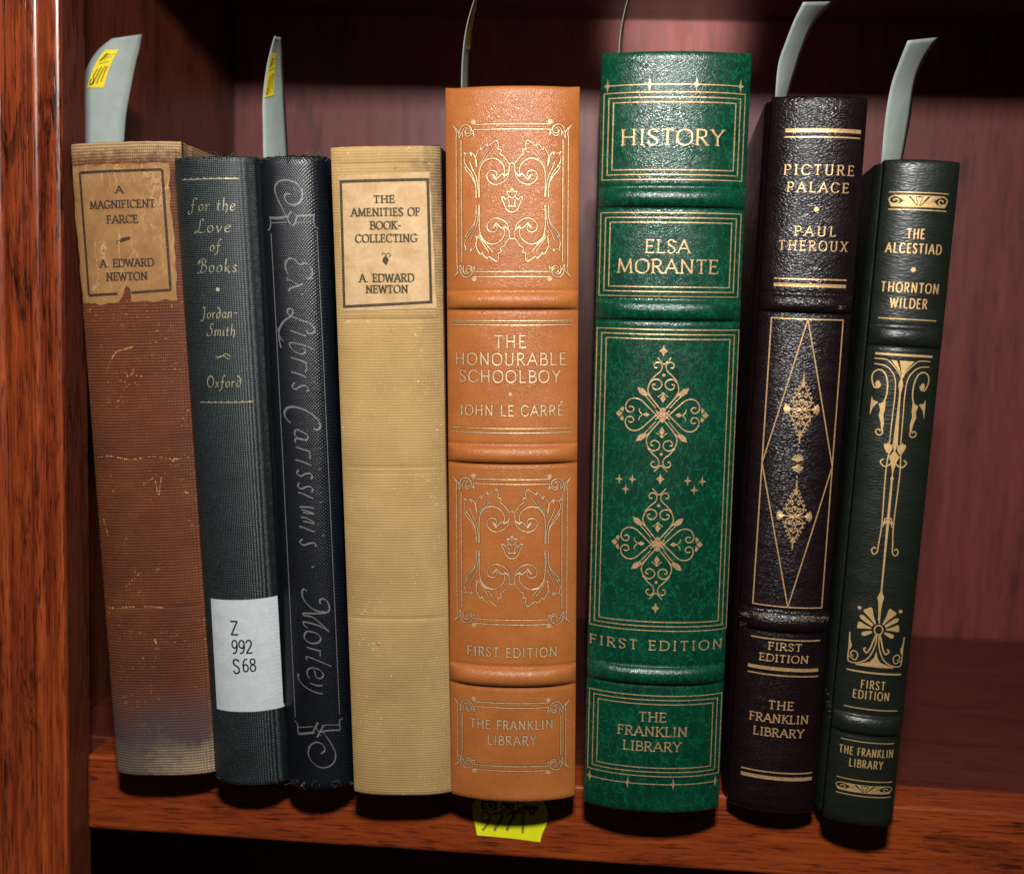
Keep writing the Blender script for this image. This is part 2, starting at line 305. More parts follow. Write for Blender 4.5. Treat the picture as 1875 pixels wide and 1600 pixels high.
# ------------------------------------------------------------ stroke alphabet
# every glyph: width, strokes; a stroke: kind (l straight, c curved), end marks (serif at start, end), points
G = {
'A': (.78, ['l11 0,0 .39,1 .78,0', 'l00 .15,.36 .63,.36']),
'B': (.62, ['l11 .1,0 .1,1', 'c00 .1,.985 .36,.985 .52,.88 .52,.66 .36,.53 .1,.53', 'c00 .1,.53 .38,.53 .6,.42 .6,.13 .4,.015 .1,.015']),
'C': (.76, ['c10 .72,.83 .6,.96 .42,1 .2,.93 .05,.7 .05,.3 .2,.07 .42,0 .6,.04 .74,.2']),
'D': (.80, ['l11 .1,0 .1,1', 'c00 .1,.985 .42,.985 .68,.85 .78,.5 .68,.15 .42,.015 .1,.015']),
'E': (.58, ['l11 .1,0 .1,1', 'l01 .1,.985 .52,.985', 'l01 .1,.52 .44,.52', 'l01 .1,.015 .56,.015']),
'F': (.54, ['l11 .1,0 .1,1', 'l01 .1,.985 .52,.985', 'l01 .1,.52 .44,.52']),
'G': (.80, ['c10 .72,.83 .6,.96 .42,1 .2,.93 .05,.7 .05,.3 .2,.07 .44,0 .6,.03 .71,.1', 'l01 .71,.08 .71,.44']),
'H': (.82, ['l11 .12,0 .12,1', 'l11 .70,0 .70,1', 'l00 .12,.52 .70,.52']),
'I': (.30, ['l11 .15,0 .15,1']),
'J': (.40, ['l01 .24,.1 .24,1', 'c00 .24,.14 .22,0 .13,-.08 .02,-.06']),
'K': (.70, ['l11 .12,0 .12,1', 'l01 .12,.45 .62,1', 'l01 .25,.6 .68,0']),
'L': (.56, ['l11 .12,0 .12,1', 'l01 .12,.015 .54,.015']),
'M': (.98, ['l10 .1,0 .16,1', 'l00 .16,1 .49,.08', 'l00 .49,.08 .82,1', 'l01 .82,1 .88,0']),
'N': (.84, ['l10 .12,0 .12,1', 'l00 .12,1 .72,0', 'l01 .72,0 .72,1']),
'O': (.84, ['c00 .42,1 .2,.93 .05,.72 .05,.28 .2,.07 .42,0 .64,.07 .79,.28 .79,.72 .64,.93 .42,1']),
'P': (.58, ['l11 .1,0 .1,1', 'c00 .1,.985 .38,.985 .55,.86 .55,.62 .38,.48 .1,.48']),
'R': (.68, ['l11 .1,0 .1,1', 'c00 .1,.985 .38,.985 .54,.87 .54,.64 .38,.5 .1,.5', 'l01 .3,.5 .64,0']),
'S': (.54, ['c10 .47,.84 .4,.96 .26,1 .1,.94 .05,.78 .12,.62 .36,.46 .47,.3 .45,.1 .28,0 .12,.03 .04,.2']),
'T': (.66, ['l11 .05,.985 .61,.985', 'l01 .33,.985 .33,0']),
'U': (.78, ['l10 .12,1 .12,.4', 'c00 .12,.45 .13,.15 .24,.02 .42,0 .58,.05 .66,.2 .66,.45', 'l01 .66,.4 .66,1']),
'W': (1.05, ['l10 .02,1 .28,0', 'l00 .28,0 .52,.95', 'l00 .52,.95 .78,0', 'l01 .78,0 1.03,1']),
'X': (.72, ['l11 .06,1 .66,0', 'l11 .66,1 .06,0']),
'Y': (.70, ['l10 .04,1 .35,.5', 'l10 .66,1 .35,.5', 'l01 .35,.5 .35,0']),
'Z': (.64, ['l10 .06,.985 .56,.985', 'l00 .56,.985 .06,.015', 'l01 .06,.015 .58,.015']),
'.': (.22, ['l00 .09,.03 .13,.03']), '-': (.40, ['l00 .05,.42 .33,.42']), ',': (.22, ['l00 .13,.05 .06,-.14']),
'9': (.60, ['c00 .5,.66 .4,.44 .24,.42 .1,.52 .06,.72 .14,.93 .3,1 .46,.92 .52,.7 .5,.4 .4,.12 .22,0 .1,.04']),
'2': (.58, ['c00 .06,.78 .12,.94 .28,1 .44,.94 .5,.76 .44,.56 .24,.28 .05,.01', 'l00 .05,.015 .54,.015']),
'6': (.60, ['c00 .46,.96 .34,1 .18,.88 .08,.6 .07,.3 .14,.07 .3,0 .46,.08 .52,.28 .46,.48 .3,.56 .14,.48 .08,.32']),
'8': (.60, ['c00 .3,1 .14,.94 .1,.78 .16,.62 .3,.54 .46,.44 .53,.26 .46,.07 .3,0 .14,.07 .07,.26 .14,.44 .3,.54 .44,.62 .5,.78 .46,.94 .3,1']),
'7': (.56, ['l00 .04,.985 .52,.985', 'l00 .52,.985 .2,0']), '1': (.34, ['l00 .18,0 .18,1']),
# script lower case (x height .5) and swash capitals
'a': (.44, ['c00 .36,.46 .2,.5 .08,.36 .06,.14 .16,.02 .28,.1 .36,.3', 'c00 .37,.48 .34,.16 .38,.02 .46,.06']),
'b': (.42, ['c00 .1,1 .08,.5 .08,.06 .2,0 .34,.1 .38,.3 .3,.48 .18,.44 .1,.3']),
'd': (.44, ['c00 .36,.42 .2,.5 .08,.36 .06,.14 .18,0 .3,.08 .36,.26 .36,.6 .22,.86 .08,.94']),
'e': (.38, ['c00 .08,.24 .24,.28 .34,.38 .26,.5 .12,.44 .06,.24 .1,.06 .22,0 .36,.1']),
'f': (.34, ['c00 .4,.92 .3,1 .2,.8 .16,.4 .12,-.1 .0,-.3 -.1,-.24', 'l00 .04,.46 .32,.46']),
'h': (.42, ['c00 .1,1 .09,.5 .08,0', 'c00 .09,.3 .2,.48 .32,.46 .36,.28 .34,.02 .26,-.2']),
'i': (.20, ['c00 .08,.5 .07,.12 .12,0 .2,.06', 'l00 .10,.70 .12,.70']),
'k': (.40, ['c00 .1,1 .09,.5 .08,0', 'l00 .1,.2 .34,.5', 'c00 .16,.26 .26,.08 .34,-.04 .42,.0']),
'l': (.20, ['c00 .1,1 .08,.4 .08,.08 .14,0 .22,.06']),
'm': (.66, ['l00 .07,.48 .07,0', 'c00 .08,.3 .18,.48 .28,.48 .32,.36 .31,0', 'c00 .32,.3 .42,.48 .52,.48 .56,.36 .55,.08 .64,.02']),
'n': (.44, ['l00 .07,.48 .07,0', 'c00 .08,.3 .18,.48 .3,.48 .35,.36 .34,.08 .42,.02']),
'o': (.42, ['c00 .22,.5 .1,.42 .05,.24 .1,.06 .2,0 .32,.08 .37,.26 .32,.44 .22,.5']),
'r': (.32, ['l00 .08,.48 .08,0', 'c00 .09,.3 .18,.46 .3,.46']),
's': (.30, ['c00 .27,.44 .16,.5 .07,.4 .16,.26 .26,.14 .2,.0 .04,.04']),
't': (.28, ['c00 .14,.78 .1,.4 .1,.08 .18,0 .26,.06', 'l00 .0,.48 .26,.48']),
'v': (.40, ['c00 .04,.48 .12,.3 .18,0', 'c00 .18,0 .3,.2 .36,.48']),
'x': (.40, ['c00 .04,.46 .14,.4 .24,.1 .36,.04', 'l00 .36,.46 .04,.0']),
'y': (.42, ['c00 .06,.48 .08,.2 .16,.04 .28,.12 .36,.48', 'c00 .36,.48 .32,.1 .2,-.24 .0,-.3']),
'p': (.42, ['l00 .08,.5 .06,-.35', 'c00 .08,.3 .2,.5 .34,.44 .38,.24 .28,.02 .14,.02 .08,.14']),
'c': (.36, ['c00 .32,.4 .22,.5 .1,.42 .05,.24 .1,.06 .2,0 .33,.08']),
}
SW = {
'F': (.70, ['c00 .68,.86 .56,1 .44,.94 .36,.6 .34,.2 .24,-.16 .06,-.22 -.04,-.1 .02,.02 .1,0', 'l00 .2,.44 .5,.48']),
'L': (.66, ['c00 .52,.86 .46,1 .34,.9 .32,.62 .26,.2 .08,-.02 -.02,-.02 .02,.1 .16,.08 .34,.0 .56,.0 .66,.12']),
'B': (.66, ['c00 .3,.9 .28,.4 .2,.0 .08,-.08 -.04,.0', 'c00 .08,.6 .06,.86 .3,1 .52,.92 .5,.68 .26,.54', 'c00 .26,.54 .5,.52 .62,.3 .5,.04 .28,.0 .16,.1', 'c00 -.06,.62 .04,.8 .2,.8']),
'J': (.40, ['c00 .04,.84 .16,.98 .34,.94', 'c00 .26,.94 .22,.4 .14,-.1 -.02,-.24 -.12,-.12']),
'S': (.56, ['c00 .56,.92 .4,1.04 .24,.92 .26,.7 .42,.5 .42,.22 .26,.02 .06,.0 -.04,.14 .04,.26']),
'O': (.70, ['c00 .46,.98 .2,.94 .06,.66 .1,.22 .34,0 .56,.14 .64,.5 .52,.84 .3,.9 .16,.74 .2,.6']),
}
class Ink:
    """collects strokes and fills in spine coordinates (x across, t up, metres) and builds ONE mesh on the surface"""
    layer = 0
    def __init__(s, surf, base=.00006, relief=.00005):
        s.f = surf; s.base = base; s.rel = relief; s.v = []; s.q = []; s.mi = []; s.pr = []; s.under = 0
    def off(s):
        Ink.layer = (Ink.layer + 1) % 14
        return s.base + Ink.layer*.0000035
    def ribbon(s, P, wd, mi=0, step=.0008, closed=False):
        """P list of (x,t); wd constant or list"""
        if len(P) < 2: return
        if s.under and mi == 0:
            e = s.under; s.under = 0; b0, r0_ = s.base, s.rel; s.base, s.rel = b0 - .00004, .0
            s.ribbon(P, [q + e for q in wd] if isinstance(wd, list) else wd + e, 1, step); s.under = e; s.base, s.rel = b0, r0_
        o = s.off(); ws = wd if isinstance(wd, list) else [wd]*len(P)
        Q = [P[0]]; WQ = [ws[0]]
        for i in range(1, len(P)):
            a, b = P[i-1], P[i]; L = math.hypot(b[0]-a[0], b[1]-a[1])
            if L < 1e-7: continue
            k = max(1, int(L/step))
            for j in range(1, k+1):
                Q.append((a[0] + (b[0]-a[0])*j/k, a[1] + (b[1]-a[1])*j/k)); WQ.append(ws[i-1] + (ws[i]-ws[i-1])*j/k)
        if len(Q) < 2: return
        n0 = len(s.v); s.pr.append((n0, len(s.q), min(p[1] for p in Q), max(p[1] for p in Q)))
        for i, (x, t) in enumerate(Q):
            a = Q[max(i-1, 0)]; b = Q[min(i+1, len(Q)-1)]
            if closed and i in (0, len(Q)-1): a, b = Q[-2], Q[1]
            dx, dt = b[0]-a[0], b[1]-a[1]; L = math.hypot(dx, dt) or 1
            nx, nt = -dt/L*WQ[i]/2, dx/L*WQ[i]/2
            s.v += [s.f(x+nx, t+nt, o + s.rel), s.f(x, t, o), s.f(x-nx, t-nt, o + s.rel)]
        for i in range(len(Q)-1):
            k = n0 + 3*i
            s.q += [(k, k+1, k+4, k+3), (k+1, k+2, k+5, k+4)]; s.mi += [mi, mi]
    def fill(s, P, mi=0, cuts=2, extra=0):
        o = s.off() + s.rel*.6 + extra
        s.pr.append((len(s.v), len(s.q), min(p[1] for p in P), max(p[1] for p in P)))
        tri = tessellate_polygon([[Vector((p[0], p[1], 0)) for p in P]])
        T = [[P[i] for i in t] for t in tri]
        for _ in range(14):
            nx = []; again = False
            for a, b, c in T:
                e = [math.dist(a, b), math.dist(b, c), math.dist(c, a)]
                mx = max(e)
                if mx < .0015: nx.append([a, b, c]); continue
                again = True; k = e.index(mx); tr = [(a, b, c), (b, c, a), (c, a, b)][k]
                md = ((tr[0][0]+tr[1][0])/2, (tr[0][1]+tr[1][1])/2)
                nx += [[tr[0], md, tr[2]], [md, tr[1], tr[2]]]
            T = nx
            if not again: break
        for a, b, c in T:
            if (b[0]-a[0])*(c[1]-a[1]) - (b[1]-a[1])*(c[0]-a[0]) < 0: b, c = c, b
            k = len(s.v); s.v += [s.f(*a, o), s.f(*b, o), s.f(*c, o)]; s.q.append((k, k+1, k+2)); s.mi.append(mi)
    def dot(s, x, t, r, mi=0, n=14):
        s.fill([(x + r*math.cos(6.2832*i/n), t + r*math.sin(6.2832*i/n)) for i in range(n)], mi)
    def star(s, x, t, rx, rt, mi=0, k=.34):
        P = []
        for i in range(8):
            a = math.pi/4*i; r = 1 if i % 2 == 0 else k
            P.append((x + rx*r*math.sin(a), t + rt*r*math.cos(a)))
        s.fill(P, mi)
    def rect(s, x0, t0, x1, t1, wd, mi=0):
        h = wd/2
        s.ribbon([(x0-h, t1), (x1+h, t1)], wd, mi); s.ribbon([(x0-h, t0), (x1+h, t0)], wd, mi)
        s.ribbon([(x0, t0-h), (x0, t1+h)], wd, mi); s.ribbon([(x1, t0-h), (x1, t1+h)], wd, mi)
    def text(s, txt, cx, ct, width, cap, stem, thin=.4, serif=.0, nib=25, mi=0, swash=False, track=.15, slant=0, rot=0, jit=0):
        adv = []; x = 0; words = []
        acc = False
        for ch in txt:
            if ch == ' ': x += .34 + track; continue
            g = (SW.get(ch) if swash else None) or G[ch.replace('\u00c9', 'E')]
            words.append((ch, g, x)); x += g[0] + track
        tot = x - track
        sx = width/tot; c0 = -.5
        cr, sr = math.cos(rot), math.sin(rot)
        def T(gx, gy):
            lx = (gx - tot/2)*sx + slant*(gy - .5)*cap; lt = (gy - .5)*cap
            return (cx + lx*cr - lt*sr, ct + lx*sr + lt*cr)
        nb = math.radians(nib)
        def wid(p, q):
            a = math.atan2(q[1]-p[1], q[0]-p[0]) - rot
            return stem*(thin + (1-thin)*abs(math.sin(a - nb)))
        for ch, g, gx in words:
            js = list(g[1])
            if ch == '\u00c9': js.append('l00 .22,1.14 .44,1.34')
            for st in js:
                hd, *ps = st.split(' ')
                P = [tuple(map(float, p.split(','))) for p in ps]
                P = [T(gx + p[0] + jit*U(-1, 1), p[1] + jit*U(-1, 1)) for p in P]
                if hd[0] == 'c':
                    Q = catmull(P, 6)
                    ws = [wid(Q[max(i-1, 0)], Q[min(i+1, len(Q)-1)]) for i in range(len(Q))]
                    s.ribbon(Q, ws, mi)
                else:
                    Q = P
                    for i in range(len(P)-1):
                        a, b = P[i], P[i+1]; L = math.dist(a, b) or 1; e = stem*.22
                        d = ((b[0]-a[0])/L*e, (b[1]-a[1])/L*e); ww = wid(a, b)
                        s.ribbon([(a[0]-d[0], a[1]-d[1]), (b[0]+d[0], b[1]+d[1])], ww, mi)
                if serif:
                    for k, fl in ((0, hd[1]), (-1, hd[2])):
                        if fl != '1': continue
                        p = Q[k]; q = Q[1] if k == 0 else Q[-2]
                        a = abs(math.cos(math.atan2(q[1]-p[1], q[0]-p[0]) - rot))
                        e = serif*stem
                        if a < .8:
                            up = (q[1]-p[1])*cr - (q[0]-p[0])*sr
                            d = stem*.12*(1 if up > 0 else -1)
                            s.ribbon([(p[0]-e*cr, p[1]-e*sr+d), (p[0]+e*cr, p[1]+e*sr+d)], stem*max(thin, .42), mi)
                        else:
                            sg = -1 if (q[1] + p[1])/2 > ct - cap*.0 and abs((p[1]-ct)) > cap*.3 else (1 if abs((p[1]-ct)) > cap*.3 else 0)
                            a0 = p[1] + (0 if sg else -e*.6); a1 = p[1] + (sg*e*1.0 if sg else e*.6)
                            s.ribbon([(p[0], a0), (p[0], a1)], stem*.5, mi)
    def build(s, name, mats, parent, label=None, gap=None):
        """name may be a list: the strokes are then split into blocks wherever the surface stays bare for `gap` metres"""
        if not s.v: return None
        s.pr.append((len(s.v), len(s.q), 0, 0)); items = []
        for a, b in zip(s.pr[:-1], s.pr[1:]): items.append((a[3], a[2], a[0], b[0], a[1], b[1]))
        groups = [items]
        if gap:
            items.sort(key=lambda z: -z[0]); groups = [[items[0]]]; lo = items[0][1]
            for it in items[1:]:
                if it[0] < lo - gap: groups.append([it]); lo = it[1]
                else: groups[-1].append(it); lo = min(lo, it[1])
        o = None
        for gi, g in enumerate(groups):
            V = []; Fq = []; mi = []
            for _, _, v0, v1, f0, f1 in g:
                d = len(V) - v0; V += s.v[v0:v1]; Fq += [tuple(k + d for k in f) for f in s.q[f0:f1]]; mi += s.mi[f0:f1]
            nm = name if isinstance(name, str) else name[min(gi, len(name)-1)]
            o = link(nm, V, Fq, mats, parent, True, mi)
            if label: o['label'] = label
        s.v = []; s.q = []; s.mi = []; s.pr = []
        return o

# ------------------------------------------------------------ books
FIT = {
'brown':(-0.12440,-0.01331,0.00098,0.04083,0.02107,-0.05475,0.03587,1.05232,0.22233),
'navy':(-0.09246,-0.01371,0.00066,-0.00347,0.05612,-0.04946,0.02656,1.02010,0.21762),
'black':(-0.06777,-0.01222,0.00070,0.00999,0.00389,-0.05885,0.02370,1.00589,0.21955),
'tan':(-0.03732,-0.01651,0.00072,0.04721,0.05473,-0.04171,0.03454,1.02704,0.22178),
'orange':(0.00156,-0.01374,0.00074,0.02396,0.01553,-0.03384,0.04400,1.00355,0.24278),
'green':(0.05009,-0.01358,0.00039,0.00545,0.03129,-0.01653,0.04710,1.01186,0.25393),
'plum':(0.09235,-0.00844,0.00007,-0.08498,0.03028,0.00474,0.02999,1.00669,0.24291),
'olive':(0.12074,-0.01573,0.00030,-0.08500,0.00047,0.02642,0.02307,1.00877,0.22332)}
def rotm(yaw, lean, tilt):
    return Matrix.Rotation(yaw, 3, 'Z') @ Matrix.Rotation(lean, 3, 'X') @ Matrix.Rotation(tilt, 3, 'Y')
class Book:
    def __init__(s, key, name, label, bulge, p=2.0, q=1.0, bands=(), ear=0.0, ragged=0.0, depth=.15, board='', cap=.0012,
                 board_in=.0004, fore=.004, page='page', grooves=(), bh=0.0, out=(0, 0)):
        s.key = key
        X, Y, Z, yaw, lean, tilt, wd, k, h = FIT[key]
        s.R = rotm(yaw, lean, tilt); s.o = Vector((X, Y, Z)); s.Ri = s.R.transposed()
        s.w0 = wd; s.k = k; s.h = h; s.bulge = bulge; s.p = p; s.q = q; s.ear = ear; s.rag = ragged
        s.bands = []; s.grooves = []; s.grooves = [(s.px(x, y)[1], g) for x, y, g in grooves]
        s.root = empty(name, s.o, label, 'book', None, s.R)
        s.bands = [(s.px(x, y0)[1], s.px(x, y1)[1], hh) for x, y0, y1, hh in bands]
        s.bands = [((a+b)/2, (a-b)/2, hh) for a, b, hh in s.bands]
        s.out = out
        s.seed = hash(key) % 97 if False else len(key)*7.3 + ord(key[0])
        s.make(depth, board, cap, board_in, fore, page, bh)
    def hw(s, t): return s.w0/2*(1 + (s.k-1)*t/s.h)
    def yy(s, x, t):
        n = min(1.0, abs(x)/s.hw(t))
        y = -s.bulge*max(0.0, 1 - n**s.p)**s.q
        for tc, hb, hh in s.bands:
            u = (t - tc)/hb
            if abs(u) < 1:
                y -= hh*(1-u*u)**.55*(1 - .75*n**7)
            elif abs(u) < 1.5: y += hh*.10*(1 - abs(abs(u)-1.25)/.25)     # the crease beside the band
        for tc, g in s.grooves:
            u = abs(t - tc)/.0011
            if u < 1: y += g*(1-u)*(1-n**6)
        return y
    def surf(s, x, t, off=0.0):
        e = 1e-4
        y = s.yy(x, t)
        gx = (s.yy(x+e, t) - s.yy(x-e, t))/(2*e)
        l = math.sqrt(1 + gx*gx)
        return (x - off*(-gx)/l*-1*-1 if False else x + off*gx/l, y - off/l, t)
    def px(s, px, py):
        v = s.Ri @ ray(px, py); c = s.Ri @ (CAM - s.o)
        y0 = -s.bulge*.7
        for _ in range(6):
            k = (y0 - c.y)/v.y; P = c + v*k; y0 = s.yy(P.x, P.z)
        return (P.x, P.z)
    def mm(s, px, py, n=100):      # metres per photo pixel across the spine near this point
        a = s.px(px - n/2, py); b = s.px(px + n/2, py); return math.dist(a, b)/n
    def make(s, depth, board, cap, bin_, fore, page, bh):
        NX = 64; mat = M[s.key]; h = s.h
        xs = [math.sin((i/NX - .5)*math.pi) for i in range(NX+1)]
        ts = [i/250*h for i in range(251)]
        for tc, hb, hh in s.bands: ts += [tc + hb*u for u in (-1.5, -1.25, -1.1, -1.0, -.985, -.96, -.9, -.8, -.65, -.4, 0, .4, .65, .8, .9, .96, .985, 1.0, 1.1, 1.25, 1.5)]
        for tc, g in s.grooves: ts += [tc + u*.0011 for u in (-1, -.5, 0, .5, 1)]
        ts = sorted(t for t in ts if cap <= t <= h-cap)
        rows = []
        def row(t, back, shr, zt):
            r = []
            for n in xs:
                hwv = s.hw(t); x = n*hwv; y = s.yy(x*.999, min(max(t, cap), h-cap)) + back
                rg = 0
                if zt: rg = s.rag*(noise.noise(Vector((n*7 + s.seed, zt, 0))) + .5*noise.noise(Vector((n*23 + s.seed, zt, 3))))
                er = s.ear*max(0.0, (abs(n) - .78)/.22)**1.5*(1 if zt > 0 else .3*-1) if zt else 0
                r.append((x*(1-shr), y + max(0, abs(n)-.93)*.0, t + rg + er))
            r.insert(0, (r[0][0]*1.0, r[0][1] + .0035, r[0][2])); r.append((r[-1][0], r[-1][1] + .0035, r[-1][2]))
            # soften the two long edges
            for a, b, c in ((1, 2, 0), (-2, -3, -1)):
                p = r[a]; r[a] = (p[0]*(1-.010), p[1] + .00006, p[2])
            return r
        rows.append(row(0, 3.2*cap, .05, -2)); rows.append(row(0, 1.3*cap, .01, -2)); rows.append(row(cap*.12, .45*cap, .0, -2)); rows.append(row(cap*.5, .12*cap, 0, 0))
        for t in ts: rows.append(row(t, 0, 0, 0))
        rows.append(row(h-cap*.5, .12*cap, 0, 0)); rows.append(row(h-cap*.12, .45*cap, 0, 5)); rows.append(row(h, 1.3*cap, .01, 5)); rows.append(row(h, 3.2*cap, .05, 5)); rows.append(row(h-.003, 3.4*cap, .06, 0))
        nc = len(rows[0]); V = [p for r in rows for p in r]
        Fq = [(j*nc+i, j*nc+i+1, (j+1)*nc+i+1, (j+1)*nc+i) for j in range(len(rows)-1) for i in range(nc-1)]
        s.spine = link('spine', V, Fq, mat, s.root)
        bm = M.get(board or s.key)
        y0 = .0032; top = h - .0006 + bh; bot = .0004
        for sg in (-1, 1):
            eo = s.out[0 if sg < 0 else 1]; xa0, xa1 = s.hw(0)-bin_+eo, s.hw(h)-bin_+eo; th = .0030 + max(0, eo)
            vv = []
            prof = [(y0, .35), (y0+.0006, .0), (y0+.003, .0), (y0+.006, .55), (y0+.009, .0), (depth, .0)]
            if eo > 0: prof = [(.0046, 2.2), (.0052, 1.5), (.0062, .8), (.0078, .25), (.0098, .0), (depth, .0)]
            out = []
            for z, xa in ((bot, xa0), (top, xa1)):
                o_ = [(sg*(xa - dd*.001), yv, z) for yv, dd in prof]
                i_ = [(sg*(xa - th), yv, z) for yv, dd in reversed(prof)]
                out.append(o_ + i_)
            n = len(out[0]); V = out[0] + out[1]
            Fq = [(i, (i+1) % n, n+(i+1) % n, n+i) for i in range(n)] + [tuple(reversed(range(n))), tuple(range(n, 2*n))]
            if sg < 0: Fq = [tuple(reversed(f)) for f in Fq]
            b = link('cover_board', V, Fq, bm, s.root, False); bevel(b, .0007, 2)
        ph = s.w0/2*min(1, s.k) - bin_ - .0034
        box('page_block', (-ph, .006, .0035), (ph, depth-fore, h-.0045), M[page], s.root, .0)
    def ink(s, base=.00006, relief=.00005): return Ink(s.surf, base, relief)
    def txt(s, K, t, cx, cy, wpx, cpx, stem, **k):
        c = s.px(cx, cy); u = s.mm(cx, cy)
        K.text(t, c[0], c[1], wpx*u, cpx*u*1.04, stem*u, **k)
    def rule(s, K, a, b, wpx, mi=0):
        A, B = s.px(*a), s.px(*b); t = (A[1]+B[1])/2; u = s.mm((a[0]+b[0])/2, a[1])
        K.ribbon([(A[0], t), (B[0], t)], wpx*u, mi)
    def box_(s, tl, br): A, B = s.px(*tl), s.px(*br); return A[0], B[1], B[0], A[1]

def spiral(cx, ct, r, a0, turns, n=26, r1=.12, flip=1):
    return [(cx + flip*r*(1-(1-r1)*i/n)*math.cos(a0 + turns*6.2832*i/n), ct + r*(1-(1-r1)*i/n)*math.sin(a0 + turns*6.2832*i/n)) for i in range(n+1)]
def Z(ox, oy, sc_): return lambda s: [(ox + float(p.split(',')[0])/sc_, oy + float(p.split(',')[1])/sc_) for p in s.split()]

# ============================================================ the bookcase
XR, XP, YB, TH, YS = -.1606, -.1816, .2304, .029, -.016
bc = empty('bookcase', (0, 0, 0), 'reddish brown oak bookcase with fluted upright and open shelf holding the books', 'bookcase')
def extrude(name, prof, z0, z1, mat, parent):
    n = len(prof); V = [(x, y, z) for z in (z0, z1) for x, y in prof]
    Fq = [(i, (i+1) % n, n+(i+1) % n, n+i) for i in range(n)] + [tuple(reversed(range(n))), tuple(range(n, 2*n))]
    o = link(name, V, Fq, mat, parent, True)
    o.data.shade_smooth()
    e = o.modifiers.new('edge', 'EDGE_SPLIT'); e.split_angle = math.radians(38)
    return o
pr = [(0, 19), (0, 1.3), (-.25, .5), (-.9, .1), (-1.6, 0), (-5.2, 0), (-5.9, .5), (-6.3, 1.7), (-6.7, .6)]
for i in range(9):
    a = math.pi*i/8; pr.append((-9.1 + 2.3*math.cos(a), .4 - 1.5*math.sin(a)))
pr += [(-11.7, 1.3), (-12.1, .9), (-18.2, .8), (-19.0, 1.1), (-19.4, 2.4), (-19.9, .8)]
for i in range(9):
    a = math.pi*i/8; pr.append((-22.3 + 2.3*math.cos(a), .4 - 1.5*math.sin(a)))
pr += [(-25, 1.4), (-25.5, .8), (-31, .8), (-31.6, 0), (-60, 0), (-60, 19)]
prof = [(XR + a/1000, YS + b/1000) for a, b in reversed(pr)]
extrude('upright', prof, -.35, .62, M['w_stile'], bc)
box('side_panel', (XP-.018, .0032, -.35), (XP, YB, .62), M['w_side'], bc, 0)
box('back_panel', (XP-.018, YB+.0005, -.35), (.62, YB+.008, .62), M['w_back'], bc, 0)
shelf = None
def board(z, name='shelf'):
    # lipped board: hardwood edging butted on the front, 0.4 mm proud of the board's surface
    o = box(name, (XP+.0004, .0195, z-TH+.004), (.60, YB-.0004, z-.0006), M['w_top'], bc, .0006)
    lip = box('shelf_edging', (XR+.0003, 0, z-TH), (.60, .0190, z), M['w_shelf'], o, .0012)
    return o, lip
pts_ = [(XR+.00006, YS+.0022), (XR+.00006, .0029)]
link('inner_edge', [(x, y, z) for z in (-.35, .62) for x, y in pts_] + [(XR-.001, y, z) for z in (-.35, .62) for x, y in pts_],
     [(0, 1, 3, 2), (4, 6, 7, 5), (0, 2, 6, 4), (1, 5, 7, 3)], M['w_side'], bc, False)
# the edging runs between the uprights, so it stops behind the near one
shelf, lip = board(0.0)
shelf2, lip2 = board(.3275 + TH)
# plugged peg hole in the edging
c = hit_y(172, 1424, 0)
V = [(c.x, -.00012, c.z)] + [(c.x + .0016*math.cos(i*math.pi/8), -.00010, c.z + .0010*math.sin(i*math.pi/8)) for i in range(16)]
link('peg_plug', V, [(0, 1+(i+1) % 16, 1+i) for i in range(16)], M['w_top'], lip)

# yellow sticker folded over the edging, under the fifth book
def stk(x, z, off=.0): return (x, -.00025 - off, z)
zz = Z(840, 1430, 9.375)
out = zz('235,380 232,500 240,600 262,690 285,745 300,850 312,925 600,950 1000,990 1395,1042 1415,960 1440,880 1500,760 1525,680 1535,560 1510,460 1470,370 1440,300 1380,210 1000,170 500,180 300,290')
pts = [hit_y(x, y, -.0002) for x, y in out]
K = Ink(lambda x, t, o: (x, -.00015 - o, t), .0, .0)
P = [(p.x, p.z) for p in pts]
ztop = max(p[1] for p in P)
K.fill([(p[0], min(p[1], -.0014)) for p in P], 0)
def lpx(x, y): q = hit_y(840 + x/9.375, 1430 + y/9.375, -.0003); return (q.x, q.z)
def SF(s, wd, mi, kind='c', off=0):
    P = [lpx(*map(float, p.split(','))) for p in s.split()]
    K.ribbon(catmull(P, 6) if kind == 'c' else P, wd, mi)
K.base = .00006
u9 = .00002
SF('520,560 440,520 400,570 400,650 440,690 500,660 540,600', .0008, 1); SF('545,560 520,680 460,780 405,840', .0009, 1)
SF('600,560 690,545 755,560 700,700 640,780 615,850', .0010, 1); SF('800,575 900,555 960,560 890,690 845,780 830,850', .0011, 1)
SF('1100,560 1105,700 1095,890', .0010, 1)
K.base = .00012
K.fill([lpx(*p) for p in ((390, 300), (660, 300), (655, 495), (385, 475))], 2)
K.base = .0002
SF('440,440 460,380 500,400 490,450 540,470 600,450 600,400 560,380', .0005, 0)
q0 = lpx(1050, 400); K.base = .00012
K.text('Alex Cooper', q0[0], q0[1], .0138, .0032, .00052, thin=.7, mi=2, rot=-.03, track=.03)
q0 = lpx(1030, 520); K.text('AUCTIONEERS, INC.', q0[0], q0[1], .0130, .0012, .00026, thin=.8, mi=2, rot=-.06)
st = K.build('price_sticker', [M['yellow2'], M['felt'], M['ink_k']], lip, 'yellow sticker with hand-written digits on the shelf edge')

